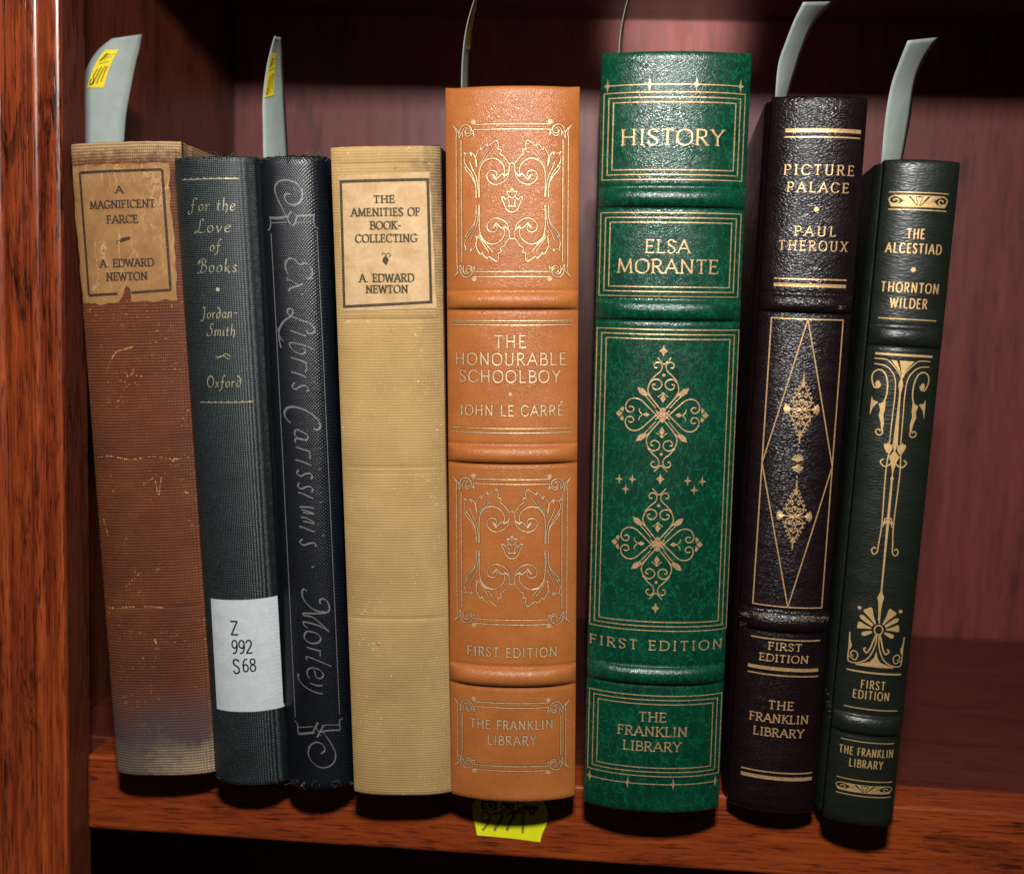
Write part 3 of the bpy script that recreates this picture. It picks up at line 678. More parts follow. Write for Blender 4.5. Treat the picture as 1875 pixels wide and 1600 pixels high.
# ============================================================ the books
# ---- brown cloth book
b = Book('brown', 'cloth_book', 'faded brown cloth book with scuffed tan paper title label, nearest the fluted upright', .0034, 3.0, .8, cap=.0010, ragged=.0002, depth=.135, bh=.0006,
         grooves=((270, 840, .0002), (290, 1112, .0002)))
def patch(bk, K, L, Rr, nt, mi=0, rag=.0004, seed=0, notch=None):
    """label patch between left and right px corner pairs, ragged edges"""
    tl, bl = bk.px(*L[0]), bk.px(*L[1]); tr, br = bk.px(*Rr[0]), bk.px(*Rr[1]); P = []
    def seg(a, b_, k):
        for i in range(k):
            f = i/k; e = rag*noise.noise(Vector((f*9, seed + a[0]*200, a[1]*90)))*1.6
            dx, dt = b_[0]-a[0], b_[1]-a[1]; l = math.hypot(dx, dt)
            P.append((a[0] + dx*f - dt/l*e, a[1] + dt*f + dx/l*e))
    seg(tl, tr, 22); seg(tr, br, 26)
    P = [(max(-.972*bk.hw(p[1]), min(.972*bk.hw(p[1]), p[0])), p[1]) for p in P]
    if notch:
        n3 = [bk.px(*p) for p in notch]; seg(br, n3[0], 8); P.extend(n3[:-1]); seg(n3[-1], bl, 8)
    else: seg(br, bl, 20)
    seg(bl, tl, 26)
    K.fill(P, mi)
K = b.ink(.00016, 0.0)
patch(b, K, [(133, 307), (153, 556)], [(308, 299), (325, 549)], 0, rag=.0007, seed=3,
      notch=[(241, 553), (239, 530), (233, 523), (229, 527), (226, 541), (217, 556)])
K.base = .00026
def frame(bk, K, q, wpx, mi=1):
    P = [bk.px(*p) for p in q]; u = bk.mm(*q[0])
    for i in range(4):
        a, c_ = P[i], P[(i+1) % 4]; l = math.dist(a, c_); e = wpx*u/2; d = ((c_[0]-a[0])/l*e, (c_[1]-a[1])/l*e)
        K.ribbon([(a[0]-d[0], a[1]-d[1]), (c_[0]+d[0], c_[1]+d[1])], wpx*u, mi)
P = [b.px(*p) for p in ((147, 317), (297, 311), (312.5, 531), (164, 541))]; u = b.mm(220, 400); wf = 4.6*u
K.ribbon([P[0], P[1]], wf, 1); K.ribbon([P[1], P[2]], wf, 1); K.ribbon([P[3], P[0]], wf, 1)
f0 = b.px(216, 538); f1 = b.px(241, 536)
K.ribbon([P[3], f0], wf, 1); K.ribbon([f1, P[2]], wf, 1)
kw = dict(thin=.42, serif=1.08, mi=1, jit=.008)
for t, cx, cy, wp, cp in (('A', 218.7, 347.5, 13, 11.5), ('MAGNIFICENT', 223.3, 374, 118, 13), ('FARCE', 224.3, 401.7, 56, 13), ('A. EDWARD', 232.5, 481.5, 97, 13), ('NEWTON', 232.5, 506, 74, 13)):
    b.txt(K, t, cx, cy, wp, cp, 3.0, **kw)
def leaf_orn(bk, K, cx, cy, s_, mi):
    u = bk.mm(cx, cy)*s_; x, t = bk.px(cx, cy)
    for i in range(3):
        K.fill([(x + (-5 + 4*i)*u, t + (-2 + i)*u), (x + (-3 + 4*i)*u, t + (3 + i)*u), (x + (1 + 4*i)*u, t + (4 - i*.2)*u), (x + (-1 + 4*i)*u, t + (-1 + i)*u)], mi)
    K.ribbon(catmull([(x - 7*u, t - 4*u), (x - 9*u, t - 1*u), (x - 5*u, t + .5*u)], 5), .9*u, mi)
leaf_orn(b, K, 227, 441, 1.5, 1)
K.build('title_label', [M['label_b'], M['ink_b']], b.spine, 'torn tan paper label printed in dark brown')
K = b.ink(.00012, 0.0)
for s_ in ('195,682 199,670 206,655 213,645 226,640 248,634', '285,880 287,893 291,905 294,885 296,872', '262,888 272,880 285,873', '176,838 200,835 240,841 280,836 318,840 350,836', '190,950 196,970 199,985',
           '200,1112 260,1110 300,1112', '284,1170 288,1186', '345,590 348,640', '338,900 352,905'):
    P = [b.px(*map(float, p.split(','))) for p in s_.split()]; P = catmull(P, 10)
    for i in range(len(P)-1):
        if R() < .65: K.ribbon([P[i], ((P[i][0]+P[i+1][0])/2 + U(-1, 1)*1e-4, (P[i][1]+P[i+1][1])/2 + U(-1, 1)*1e-4)], U(.0002, .00055), 0)
    K.build('scuff_mark', [M['bare']], b.spine)

# ---- dark green cloth book
b = Book('navy', 'cloth_book', 'dark grey-green cloth book with white call number sticker near its foot', .0052, 2.2, .8, cap=.0010, ragged=.0005, depth=.14, bh=-.0006)
K = b.ink(.00008, .00002)
kw = dict(thin=.35, mi=0, swash=True, slant=.12, nib=35, track=.10)
for t, cx, cy, wp, cp in (('For the', 386, 374, 84, 24), ('Love', 389, 413, 64, 25), ('of', 394, 449, 19, 22), ('Books', 397, 486, 70, 25), ('Jordan-', 402, 572, 64, 22), ('Smith', 405, 604, 50, 22), ('Oxford', 409.5, 698, 62, 22)):
    b.txt(K, t, cx, cy, wp, cp*.9, 1.65, **kw)
x, t = b.px(399, 530); u = b.mm(399, 530); K.dot(x, t, 3.6*u)
for y0 in (0, 1.6): K.ribbon([b.px(395 + i*3, 651 + y0*2 + 3.2*math.sin(i*.75 + y0)) for i in range(10)], [u*v for v in (.8, .9, 1.3, 1.7, 1.7, 1.7, 1.4, 1.1, .9, .8)])
for a, c_ in (((333.5, 330), (437, 327)), ((367, 737), (464, 734))):
    A, B_ = b.px(*a), b.px(*c_); t = (A[1]+B_[1])/2
    K.ribbon([(A[0], t), (B_[0], t)], 1.6*u)
    n = 8
    for i in range(n):
        x0 = A[0] + (B_[0]-A[0])*(i+.2)/n; K.fill([(x0, t), (x0 + 4*u, t + 2.6*u), (x0 + 7*u, t + .5*u)], 0)
K.build(['gilt_rule', 'title_lettering', 'author_lettering', 'publisher_lettering'], [M['gold_n']], b.spine, gap=.0035)
K = b.ink(.00016, 0.0)
patch(b, K, [(386.6, 1095), (398, 1297)], [(511, 1089), (521, 1292)], 0, rag=.00002, seed=8)
K.base = .00026
for t, cx, cy, wp in (('Z', 429.6, 1149, 14), ('992', 443, 1183.5, 37), ('S', 433.5, 1219, 12), ('68', 456.5, 1217, 25)):
    b.txt(K, t, cx, cy, wp, 23, 2.7, thin=1.0, mi=1, track=.04)
K.build('call_number_label', [M['label_w'], M['ink_k']], b.spine, 'white sticker printed with a three-line call number')
def threads(bk, spots, zs, nm='loose_thread'):
    V = []; Fq = []
    for (x, y) in spots:
        X0, t = bk.px(x, y); P = [Vector((X0, bk.yy(X0, t) + U(-.0006, .0015), t))]
        a = U(0, 6.28); d = Vector((math.cos(a), U(-.5, .3), abs(math.sin(a))*zs)).normalized()
        for i in range(6):
            d = (d + Vector((U(-.6, .6), U(-.4, .4), U(-.5, .5)))).normalized(); P.append(P[-1] + d*.0005)
        r = .00007
        for i, p in enumerate(P):
            V += [p + Vector((r, 0, -r)), p + Vector((-r, 0, -r)), p + Vector((0, 0, r))]
        n0 = len(V) - 3*len(P)
        for i in range(len(P)-1):
            k = n0 + 3*i
            for j in range(3): Fq.append((k+j, k+(j+1) % 3, k+3+(j+1) % 3, k+3+j))
    link(nm, V, Fq, M['thread'], bk.spine)
threads(b, [(U(325, 465), 291) for _ in range(34)] + [(466, 290 + i*2) for i in range(6)], .8)
threads(b, [(U(400, 525), 1426) for _ in range(7)], -.3)

# ---- black cloth book
b = Book('black', 'cloth_book', 'black cloth book with worn gold script running down its rounded spine', .0075, 2.0, .5, cap=.0018, ragged=.0007, depth=.14)
K = b.ink(.00008, .00002)
zA, zB, zC = Z(480, 280, 4.706), Z(480, 600, 4.0), Z(480, 1000, 3.478)
def TR(bk, K, P, wpx, n=8, taper=False, mi=0, curve=True, nib=None):
    u = bk.mm(*P[0], 40); Q = catmull([bk.px(*p) for p in P], n) if curve else [bk.px(*p) for p in P]
    if nib is not None:
        ws = []
        for i in range(len(Q)):
            a, c_ = Q[max(i-1, 0)], Q[min(i+1, len(Q)-1)]
            ws.append(wpx*u*(.35 + .65*abs(math.sin(math.atan2(c_[1]-a[1], c_[0]-a[0]) - nib))))
    elif taper: ws = [wpx*u*(.35 + .65*math.sin(math.pi*min(1, max(0, i/(len(Q)-1)))) ) for i in range(len(Q))]
    else: ws = wpx*u
    K.ribbon(Q, ws, mi)
nb = math.radians(-50)
TR(b, K, [(496.6, 427), (506, 600), (526, 1000), (541, 1313)], 1.3, 20)
TR(b, K, [(580, 422), (589, 600), (607.5, 995), (621.5, 1307)], 1.3, 20)
for s_, zf, wd in (
    ('208,545 160,450 125,370 110,310 130,260 180,235 240,240 300,265 340,320 345,380 320,430 270,450 220,430 195,385 205,355 240,355', zA, 3.4),
    ('72,560 140,562 225,550', zA, 3.6), ('290,545 370,540 445,538', zA, 3.6), ('78,605 150,603 215,600', zA, 1.3), ('275,605 340,598 435,600', zA, 1.3),
    ('66,548 76,590 72,640 52,672', zA, 2.0), ('446,532 442,590 455,635 485,652', zA, 2.0),
    ('252,503 222,560 238,610', zA, 3.0), ('300,555 285,600 265,632', zA, 3.0), ('255,505 300,552', zA, 2.2), ('218,570 262,630', zA, 2.2),
    # E x
    ('225,1045 203,990 208,935 245,908 285,925 325,965', zA, 3.6), ('325,965 370,950 410,975 432,1020 425,1065 395,1085 370,1065', zA, 3.2),
    ('222,1070 216,1095 250,1100 300,1130 345,1175', zA, 2.0), ('348,1128 300,1150 250,1165 225,1190', zA, 3.2), ('335,1215 350,1220', zA, 2.0),
    # L i b r i s
    ('245,1400 218,1375 230,1342 262,1350 262,1385 245,1410 190,1450 150,1520 148,1600 165,1680', zA, 3.4), ('245,1405 330,1440 420,1470 452,1520 440,1550 400,1555 385,1525', zA, 2.6),
    ('120,0 122,40 140,80 160,100', zB, 3.0),
    ('208,20 262,40 326,62', zB, 3.0), ('372,100 374,102', zB, 5),
    ('380,160 310,130 215,110 205,135 250,180 300,192 318,165 300,150', zB, 2.9),
    ('212,218 270,235 330,262', zB, 2.9), ('270,235 310,248 325,290 318,325', zB, 2.2), ('222,335 225,325 300,350 325,370', zB, 2.9), ('384,392 387,396', zB, 5),
    ('240,400 222,430 245,450 280,430 320,425 340,455 325,465', zB, 2.9),
    # C a r i s s i m i s
    ('210,697 175,660 165,620 190,585 250,582 330,610 400,665 425,715 410,745 375,740', zB, 3.8),
    ('245,745 240,785 275,815 325,818 335,790 300,765 250,742', zB, 2.9), ('328,826 285,812 250,812 241,828 250,846', zB, 2.9),
    ('248,872 300,890 350,905', zB, 2.9), ('290,890 345,905 350,960', zB, 2.2), ('252,975 255,968 320,990 360,1010', zB, 2.9), ('420,1033 423,1037', zB, 5),
    ('268,1040 255,1065 285,1085 320,1068 355,1068 368,1090 355,1105', zB, 2.9), ('272,1135 262,1160 290,1178 320,1165 355,1165 372,1190 360,1202', zB, 2.9),
    ('270,1215 275,1205 330,1230 375,1250', zB, 2.9), ('432,1275 435,1279', zB, 5),
    ('275,1310 330,1312 380,1320', zB, 2.9), ('290,1330 340,1345 378,1362 300,1352', zB, 2.6), ('285,1385 330,1395 382,1430 300,1415', zB, 2.6),
    ('280,1465 285,1455 345,1480 385,1495', zB, 2.9), ('445,1518 448,1522', zB, 5), ('295,1545 278,1570 305,1590 345,1578 385,1575 395,1605', zB, 2.9),
    ('322,128 326,134', zC, 5),
    # M o r l e y
    ('285,285 265,272 255,290 262,330 300,380 350,410 405,418', zC, 3.2), ('370,365 368,340 395,335 420,360 425,410 380,425 270,425 262,438', zC, 3.2),
    ('262,438 330,455 425,540 365,505 275,480 265,495 290,520', zC, 2.9),
    ('275,545 270,585 310,615 360,610 372,580 340,550 290,540 275,550', zC, 2.9), ('283,640 330,655 375,665', zC, 2.9), ('320,650 365,665 370,700', zC, 2.2),
    ('440,762 360,728 290,702 282,714 290,726', zC, 2.9), ('333,788 346,832 375,838 390,815 365,785 320,772 292,785 289,815 304,842', zC, 2.7),
    ('305,870 350,885 385,885', zC, 2.6), ('385,938 320,920 260,880 232,840 230,810 240,825', zC, 2.9),
    # foot device
    ('205,1107 225,1130 230,1190', zC, 2.0), ('230,1192 290,1188 335,1183', zC, 3.6), ('232,1150 290,1148 325,1145', zC, 1.3),
    ('512,1092 492,1110 497,1170', zC, 2.0), ('495,1168 430,1170 365,1180', zC, 3.6), ('490,1135 430,1135 380,1138', zC, 1.3),
    ('355,1120 322,1185', zC, 3.0), ('390,1140 350,1215', zC, 3.0), ('340,1140 372,1205', zC, 2.2),
    ('385,1175 430,1240 465,1310 460,1365 425,1400 370,1405 320,1370 295,1320 305,1270 345,1245 385,1260 400,1295 375,1320', zC, 2.6)):
    TR(b, K, zf(s_), wd*1.12, nib=None if wd in (5, 1.3) else nb)
K.build('title_lettering', [M['gold_b']], b.spine)
threads(b, [(U(480, 598), 293 + U(-2, 3)) for _ in range(46)], .8)
threads(b, [(U(532, 645), 1429) for _ in range(30)], -.8)

# ---- tan cloth book
b = Book('tan', 'cloth_book', 'tan cloth book with clean buff title label inside a dark frame', .0030, 3.0, .8, cap=.0010, ragged=.00015, depth=.128, bh=.0012, board='black',
         grooves=((715, 300, .0003), (715, 585, .0003), (725, 856, .00025), (728, 866, .00015), (735, 1133, .00025)))
K = b.ink(.00016, 0.0)
patch(b, K, [(620.5, 322), (627.5, 570)], [(786, 316), (799, 564)], 0, rag=.00015, seed=5)
K.base = .00026
P = [b.px(*p) for p in ((624.5, 333), (783, 329), (789, 553), (631, 561.5))]; u = b.mm(700, 400); wf = 5.2*u
for i in range(4):
    a, c_ = P[i], P[(i+1) % 4]; l = math.dist(a, c_); d = ((c_[0]-a[0])/l*wf/2, (c_[1]-a[1])/l*wf/2)
    K.ribbon([(a[0]-d[0], a[1]-d[1]), (c_[0]+d[0], c_[1]+d[1])], wf, 1)
kw = dict(thin=.38, serif=1.08, mi=1, jit=.006)
for t, cx, cy, wp, cp in (('THE', 703.4, 365, 38, 12.5), ('AMENITIES OF', 705.5, 388.6, 125, 13.5), ('BOOK-', 706.3, 412.7, 56, 13.5), ('COLLECTING', 707, 436.5, 112, 13.5), ('A. EDWARD', 708, 509, 99, 13.5), ('NEWTON', 708.4, 529.5, 76, 13)):
    b.txt(K, t, cx, cy, wp, cp, 3.3, **kw)
zz = Z(580, 230, 3.404)
K.fill([b.px(*p) for p in zz('412,828 425,815 440,818 450,835 442,858 432,872 420,858 410,845')], 1)
for s_ in ('435,820 425,800 412,795 410,810', '430,815 440,798 458,800 462,812 448,815'): TR(b, K, zz(s_), 1.5, mi=1)
K.build('title_label', [M['label_t'], M['ink_t']], b.spine, 'buff paper label printed in dark brown')

# ---- franklin style leather bindings
def kn_frame(bk, K, L, Rr, T, B, gap):
    """double-rule panel frame with scrolled corners; L,R,T,B outer lines as spine x / t, gap in metres"""
    wd = .00034; s = (Rr-L)/.037; k = 4.8e-3*s; r = 2.3e-3*s
    K.ribbon([(L+k+.001, T), (Rr-k-.001, T)], wd); K.ribbon([(L+k+.001, T-gap), (Rr-k-.001, T-gap)], wd)
    K.ribbon([(L+k+.001, B), (Rr-k-.001, B)], wd); K.ribbon([(L+k+.001, B+gap), (Rr-k-.001, B+gap)], wd)
    for sx, X in ((1, L), (-1, Rr)):
        K.ribbon([(X, B+k*.7), (X, T-k*.7)], wd); K.ribbon([(X+sx*gap*1.05, B+k*1.0), (X+sx*gap*1.05, T-k*1.0)], wd)
        for st, Y in ((-1, T), (1, B)):
            g = lambda a, c_: (X + sx*a*r, Y + st*c_*r)
            K.ribbon(catmull([g(-.5, -.1), g(.0, .7), g(.1, 1.6)], 6), wd)
            K.ribbon(catmull([g(-.5, -.1), g(.35, .85), g(.45, 1.8), g(.8, 1.0)], 6), wd)
            K.ribbon(catmull([g(.5, 1.1), g(.7, .4), g(1.2, -.05), g(1.9, .1), g(2.3, .6), g(2.1, 1.1), g(1.6, 1.2), g(1.35, .85), g(1.6, .6)], 6), wd*1.1)
            K.ribbon(catmull([g(1.0, 1.6), g(.95, .9), g(1.3, .4), g(1.8, .5)], 6), wd*.9)
            K.ribbon(catmull([g(1.3, 1.3), g(1.8, 1.6), g(2.4, 1.2), g(2.7, 1.5), g(2.5, .8)], 6), wd*1.1)
            K.dot(X + sx*2.55*r, Y - st*.35*r, .34*r)
def tulip_panel(bk, K, ccx, ccy, zoomc=(512, 888)):
    """acanthus and scroll panel, one quarter drawn and mirrored four ways about the panel centre"""
    c0 = bk.px(ccx, ccy); u = bk.mm(ccx, ccy)/3.721
    def put(s_, wd, modes=((1, 1), (-1, 1), (1, -1), (-1, -1)), curve=True):
        P = [tuple(map(float, p.split(','))) for p in s_.split()]
        P = [((p[0]-zoomc[0])*u, -(p[1]-zoomc[1])*u) for p in P]
        Q = catmull(P, 6) if curve else P
        for a, c_ in modes:
            K.ribbon([(c0[0] + a*x, c0[1] + c_*y) for x, y in Q], wd*u)
    for s_, wd in (('268,862 264,775 238,722 200,675 188,652', 7), ('188,652 207,655 190,628 186,600 193,572 182,553', 6), ('182,553 205,568 232,566 236,580 228,556 250,572 268,605 274,655', 6),
                   ('225,622 245,675 268,720 280,790 284,862', 5), ('205,655 238,700 262,755', 4.5), ('262,660 275,640', 4),
                   ('291,862 288,770 290,700 300,660 320,630 350,610 390,602 430,622 455,652 462,690 452,712', 7),
                   ('272,655 264,600 284,548 302,530', 6), ('302,530 305,548 322,522 345,504', 6), ('345,504 350,520 385,498 408,484 421,515 416,540', 6), ('416,540 441,550 432,572 456,590 480,622 494,640', 6.5),
                   ('384,545 345,590 312,625 288,668', 5), ('352,548 318,598 282,655', 4.5), ('300,645 330,610 372,600', 4.5),
                   ('512,632 495,648 492,690 480,732 450,762 405,776 365,762 343,728 350,695 378,682 402,690 412,708', 6.5),
                   ('376,712 390,715 408,738 425,722 445,708 470,712 490,695', 8), ('388,722 400,742 408,745', 7), ('412,708 404,724 384,726', 6), ('452,712 462,722 480,710', 7)):
        put(s_, wd)
    both = ((1, 1), (-1, 1))
    for s_, wd in (('512,800 500,815 495,826 476,820 485,842 493,856 480,870 468,878', 6.5), ('468,878 456,862 440,860 456,898 474,940 495,957 512,960', 7), ('488,880 494,900 490,925 505,918 512,926', 7), ('512,805 506,822 512,838', 5), ('493,856 512,868', 6)):
        put(s_, wd, both)

b = Book('orange', 'leather_book', 'tan orange leather book with raised bands and gilt acanthus panels', .0058, 2.2, .8, ear=.0006, cap=.0017, depth=.158, board='orange_board', page='gilt',
         bands=((936, 536, 566, .0021), (936, 817, 848, .0022), (937, 1224, 1256, .0022)))
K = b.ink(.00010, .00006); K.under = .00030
kw = dict(thin=.8, serif=.32, nib=15, track=.22)
for t, cx, cy, wp, cp, st_ in (('THE', 934.4, 625, 57, 21, 3.0), ('HONOURABLE', 934, 657.3, 203, 20.5, 3.0), ('SCHOOLBOY', 933, 689, 184, 20.5, 3.0), ('JOHN LE CARR\u00c9', 935.5, 751.5, 190, 18, 2.8), ('FIRST EDITION', 937, 1194, 164, 16.5, 2.8), ('THE FRANKLIN', 936, 1327, 151, 16, 2.8), ('LIBRARY', 937, 1355, 89, 16, 2.8)):
    b.txt(K, t, cx, cy, wp, cp, st_, **kw)
x, t = b.px(934.4, 722); u = b.mm(934, 722); K.dot(x, t, 3.4*u)
K.build(['title_lettering', 'edition_lettering', 'publisher_lettering'], [M['gold_o'], M['groove_shade']], b.spine, gap=.008)
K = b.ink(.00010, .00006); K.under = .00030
for a, c_ in (((827, 586.5), (1047, 586.5)), ((827, 594.5), (1047, 594.5)), ((828, 781.5), (1045, 781.5)), ((828, 789.5), (1045, 789.5))): b.rule(K, a, c_, 1.9)
for tl, br, cc in (((835.7, 230.8), (1038.6, 506.5), (937.6, 368.5)), ((836, 873.5), (1037, 1139), (937.5, 1003)), ((838, 1278), (1035, 1405), None)):
    L, B_, Rr, T = b.box_(tl, br)
    kn_frame(b, K, L, Rr, T, B_, 9.0*u)
    if cc: tulip_panel(b, K, *cc)
K.build(['panel_ornament', 'gilt_rule', 'gilt_rule', 'panel_ornament', 'panel_ornament'], [M['gold_o'], M['groove_shade']], b.spine, gap=.003)

# ---- green
b = Book('green', 'leather_book', 'tallest book, bright green marbled leather with gilt interlaced ornament', .0062, 2.2, .8, ear=.0005, cap=.0017, depth=.162, board='green_board', page='gilt',
         bands=((1232, 345, 379, .0020), (1222, 551, 586, .0020), (1200, 1221, 1252, .0020)))
K = b.ink(.00005, .00005)
kw = dict(thin=.42, serif=1.08, nib=22)
for t, cx, cy, wp, cp, st_ in (('HISTORY', 1232, 251, 189, 27, 3.8), ('ELSA', 1222.5, 451, 81, 23, 3.2), ('MORANTE', 1223, 487.5, 185, 24, 3.4), ('THE', 1194.7, 1312, 50, 17, 2.6), ('FRANKLIN', 1194.7, 1338.5, 127, 17, 2.6), ('LIBRARY', 1193.8, 1366, 106, 17, 2.6)):
    b.txt(K, t, cx, cy, wp, cp, st_, **kw)
b.txt(K, 'FIRST EDITION', 1202, 1181, 245, 17, 2.6, thin=.42, serif=1.08, nib=22, track=.30)
K.build(['title_lettering', 'author_lettering', 'edition_lettering', 'publisher_lettering'], [M['gold_g']], b.spine, gap=.008)
K = b.ink(.00005, .00005); u = b.mm(1220, 700)
for tl, br in (((1107, 173), (1357.5, 332.5)), ((1101, 390), (1350, 544.5)), ((1094, 600), (1329, 1149)), ((1080, 1258.5), (1315, 1413))):
    L, B_, Rr, T = b.box_(tl, br); L = -abs(L - Rr)/2 + (L+Rr)/2
    for g in (0, 8.7*u, 17.2*u): K.rect(L+g, B_+g, Rr-g, T-g, 1.9*u)
for ys, xs_ in (((154.5, 156.5, 158, 158), (1113, 1189.5, 1275.5, 1356)), ((1419, 1430, 1434, 1431.5), (1080, 1149, 1232.5, 1309))):
    P = [b.px(x, y) for x, y in zip(xs_, ys)]; t = sum(p[1] for p in P)/4
    for i, p in enumerate(P):
        K.star(p[0], t, 6.5*u, 13*u)
        if i < 3: K.ribbon([(p[0] + 5*u, t), (P[i+1][0] - 5*u, t)], 2.0*u)
def knot(ccx, ccy, sc_=1.0):
    c0 = b.px(ccx, ccy); e = b.mm(ccx, ccy)/4.706*sc_
    def put(s_, wd, modes=((1, 1), (-1, 1), (1, -1), (-1, -1)), fill=False):
        P = [tuple(map(float, p.split(','))) for p in s_.split()]
        Q = P if fill else catmull(P, 7)
        for a, c_ in modes:
            QQ = [(c0[0] + a*x*e, c0[1] + c_*y*e) for x, y in Q]
            (K.fill(QQ) if fill else K.ribbon(QQ, wd*e))
    # top and bottom loops run through the crossing into the side loops
    put('-70,268 -92,262 -88,236 -62,222 -28,236 -14,266 -30,300 -72,312 -112,285 -130,240 -128,200 -100,150 -55,92 0,28 60,-42', 10)
    put('-268,36 -256,62 -276,80 -308,72 -322,44 -312,10 -330,-30', 0.01)
    put('-290,62 -268,70 -246,52 -262,22 -296,24 -316,52 -312,92 -284,128 -240,142 -190,128 -140,84 -60,6 10,-62', 10)
    put('-118,290 -70,345 -30,380 -17,420 -32,452 -62,458 -84,438 -78,412 -58,412', 10)
    put('-222,236 -176,228 -140,196 -134,164 -176,168 -204,188 ', 0, fill=True)
    put('-140,190 -95,140 -38,76', 8); put('-160,172 -112,122 -58,58', 8)
    put('-22,18 16,-22', 7)
    put('0,194 14,160 26,146 0,104 -26,146 -14,160', 0, ((1, 1), (1, -1)), True); put('-44,158 -24,172 0,194 24,172 44,158', 7, ((1, 1), (1, -1)))
    put('-108,0 -140,20 -176,0 -140,-20', 0, ((1, 1), (-1, 1)), True)
    put('-176,4 -198,28 -200,52', 8)
    put('-400,0 -372,30 -344,0 -372,-30', 0, ((1, 1), (-1, 1)), True); put('-366,40 -342,66 -330,50 -340,14', 0, fill=True)
    for sg in (1, -1):
        x, t = c0[0], c0[1] + sg*345*e; K.dot(x, t, 14*e)
    put('-58,498 -30,468 0,442 30,468 58,498', 9, ((1, 1), (1, -1)))
knot(1213, 759.7); knot(1203.5, 996, .985)
for cx, cy in ((1215, 642.5), (1208.8, 877), (1200, 1113)):
    x, t = b.px(cx, cy); K.fill([(x, t + 11*u), (x + 2.6*u, t + 4*u), (x + 8*u, t), (x + 2.6*u, t - 4*u), (x, t - 11*u), (x - 2.6*u, t - 4*u), (x - 8*u, t), (x - 2.6*u, t + 4*u)])
zz = Z(1060, 560, 4.706)
for cx, cy in zz('348,1490 460,1492 402,1577 937,1507 1063,1513 992,1587'):
    x, t = b.px(cx, cy); K.star(x, t, 7.5*u, 10*u, k=.3)
K.build('spine_ornament', [M['gold_g']], b.spine, gap=.004)

# ---- oxblood
b = Book('plum', 'leather_book', 'dark oxblood leather book with grainy spine and gilt diamond frame', .0048, 2.2, .75, ear=.0004, cap=.0022, depth=.155, page='gilt', out=(.0020, -.0014),
         bands=((1480, 541, 572, .0019), (1436, 1122, 1156, .0019)))
K = b.ink(.00005, .00005)
kw = dict(thin=.5, serif=1.08, nib=20, track=.36)
for t, cx, cy, wp, cp, st_ in (('PICTURE', 1500.9, 311, 131, 19, 3.2), ('PALACE', 1498.3, 343, 115, 18.5, 3.2), ('PAUL', 1492.7, 423.3, 77, 18, 3.0), ('THEROUX', 1489.6, 450, 129, 18.5, 3.0), ('FIRST', 1437.7, 1184, 61, 13, 2.6), ('EDITION', 1435.5, 1205.5, 89, 13, 2.6), ('THE', 1430, 1291, 46, 15, 2.7), ('FRANKLIN', 1426.7, 1315.5, 107, 15, 2.7), ('LIBRARY', 1425.8, 1341, 92, 15, 2.7)):
    if st_ < 3: b.txt(K, t, cx, cy, wp, cp, st_*.9, thin=.5, serif=1.0, nib=20, track=.17)
    else: b.txt(K, t, cx, cy, wp*.97, cp*.92, st_*.82, **kw)
x, t = b.px(1494.7, 383.4); u = b.mm(1490, 400); K.dot(x, t, 4.6*u)
K.build(['title_lettering', 'edition_lettering', 'publisher_lettering'], [M['gold_p']], b.spine, gap=.008)
K = b.ink(.00005, .00005)
for a, c_, wd in (((1438, 237.5), (1576, 244.5), 7), ((1437, 249.5), (1574.5, 256), 2.6), ((1418, 507), (1549.5, 515.5), 2.6), ((1417, 518.5), (1548.5, 527), 6.5), ((1375, 1163.5), (1501.5, 1171.5), 2.6),
                  ((1369.5, 1217), (1498, 1225), 6.5), ((1369, 1228.5), (1498, 1236), 2.4), ((1357, 1404.5), (1487, 1412), 2.6), ((1356.5, 1415), (1486, 1422.5), 7)): b.rule(K, a, c_, wd)
L, B_, Rr, T = b.box_((1414.4, 581.5), (1504.5, 1112)); L2 = b.px(1377.4, 1104)[0]; R2 = b.px(1543, 586)[0]
L = (L+L2)/2; Rr = (Rr+R2)/2; K.rect(L, B_, Rr, T, 2.5*u)
mx = (L+Rr)/2; my = (T+B_)/2
for q in (((mx, T), (L, my)), ((L, my), (mx, B_)), ((mx, B_), (Rr, my)), ((Rr, my), (mx, T))): K.ribbon(list(q), 2.4*u)
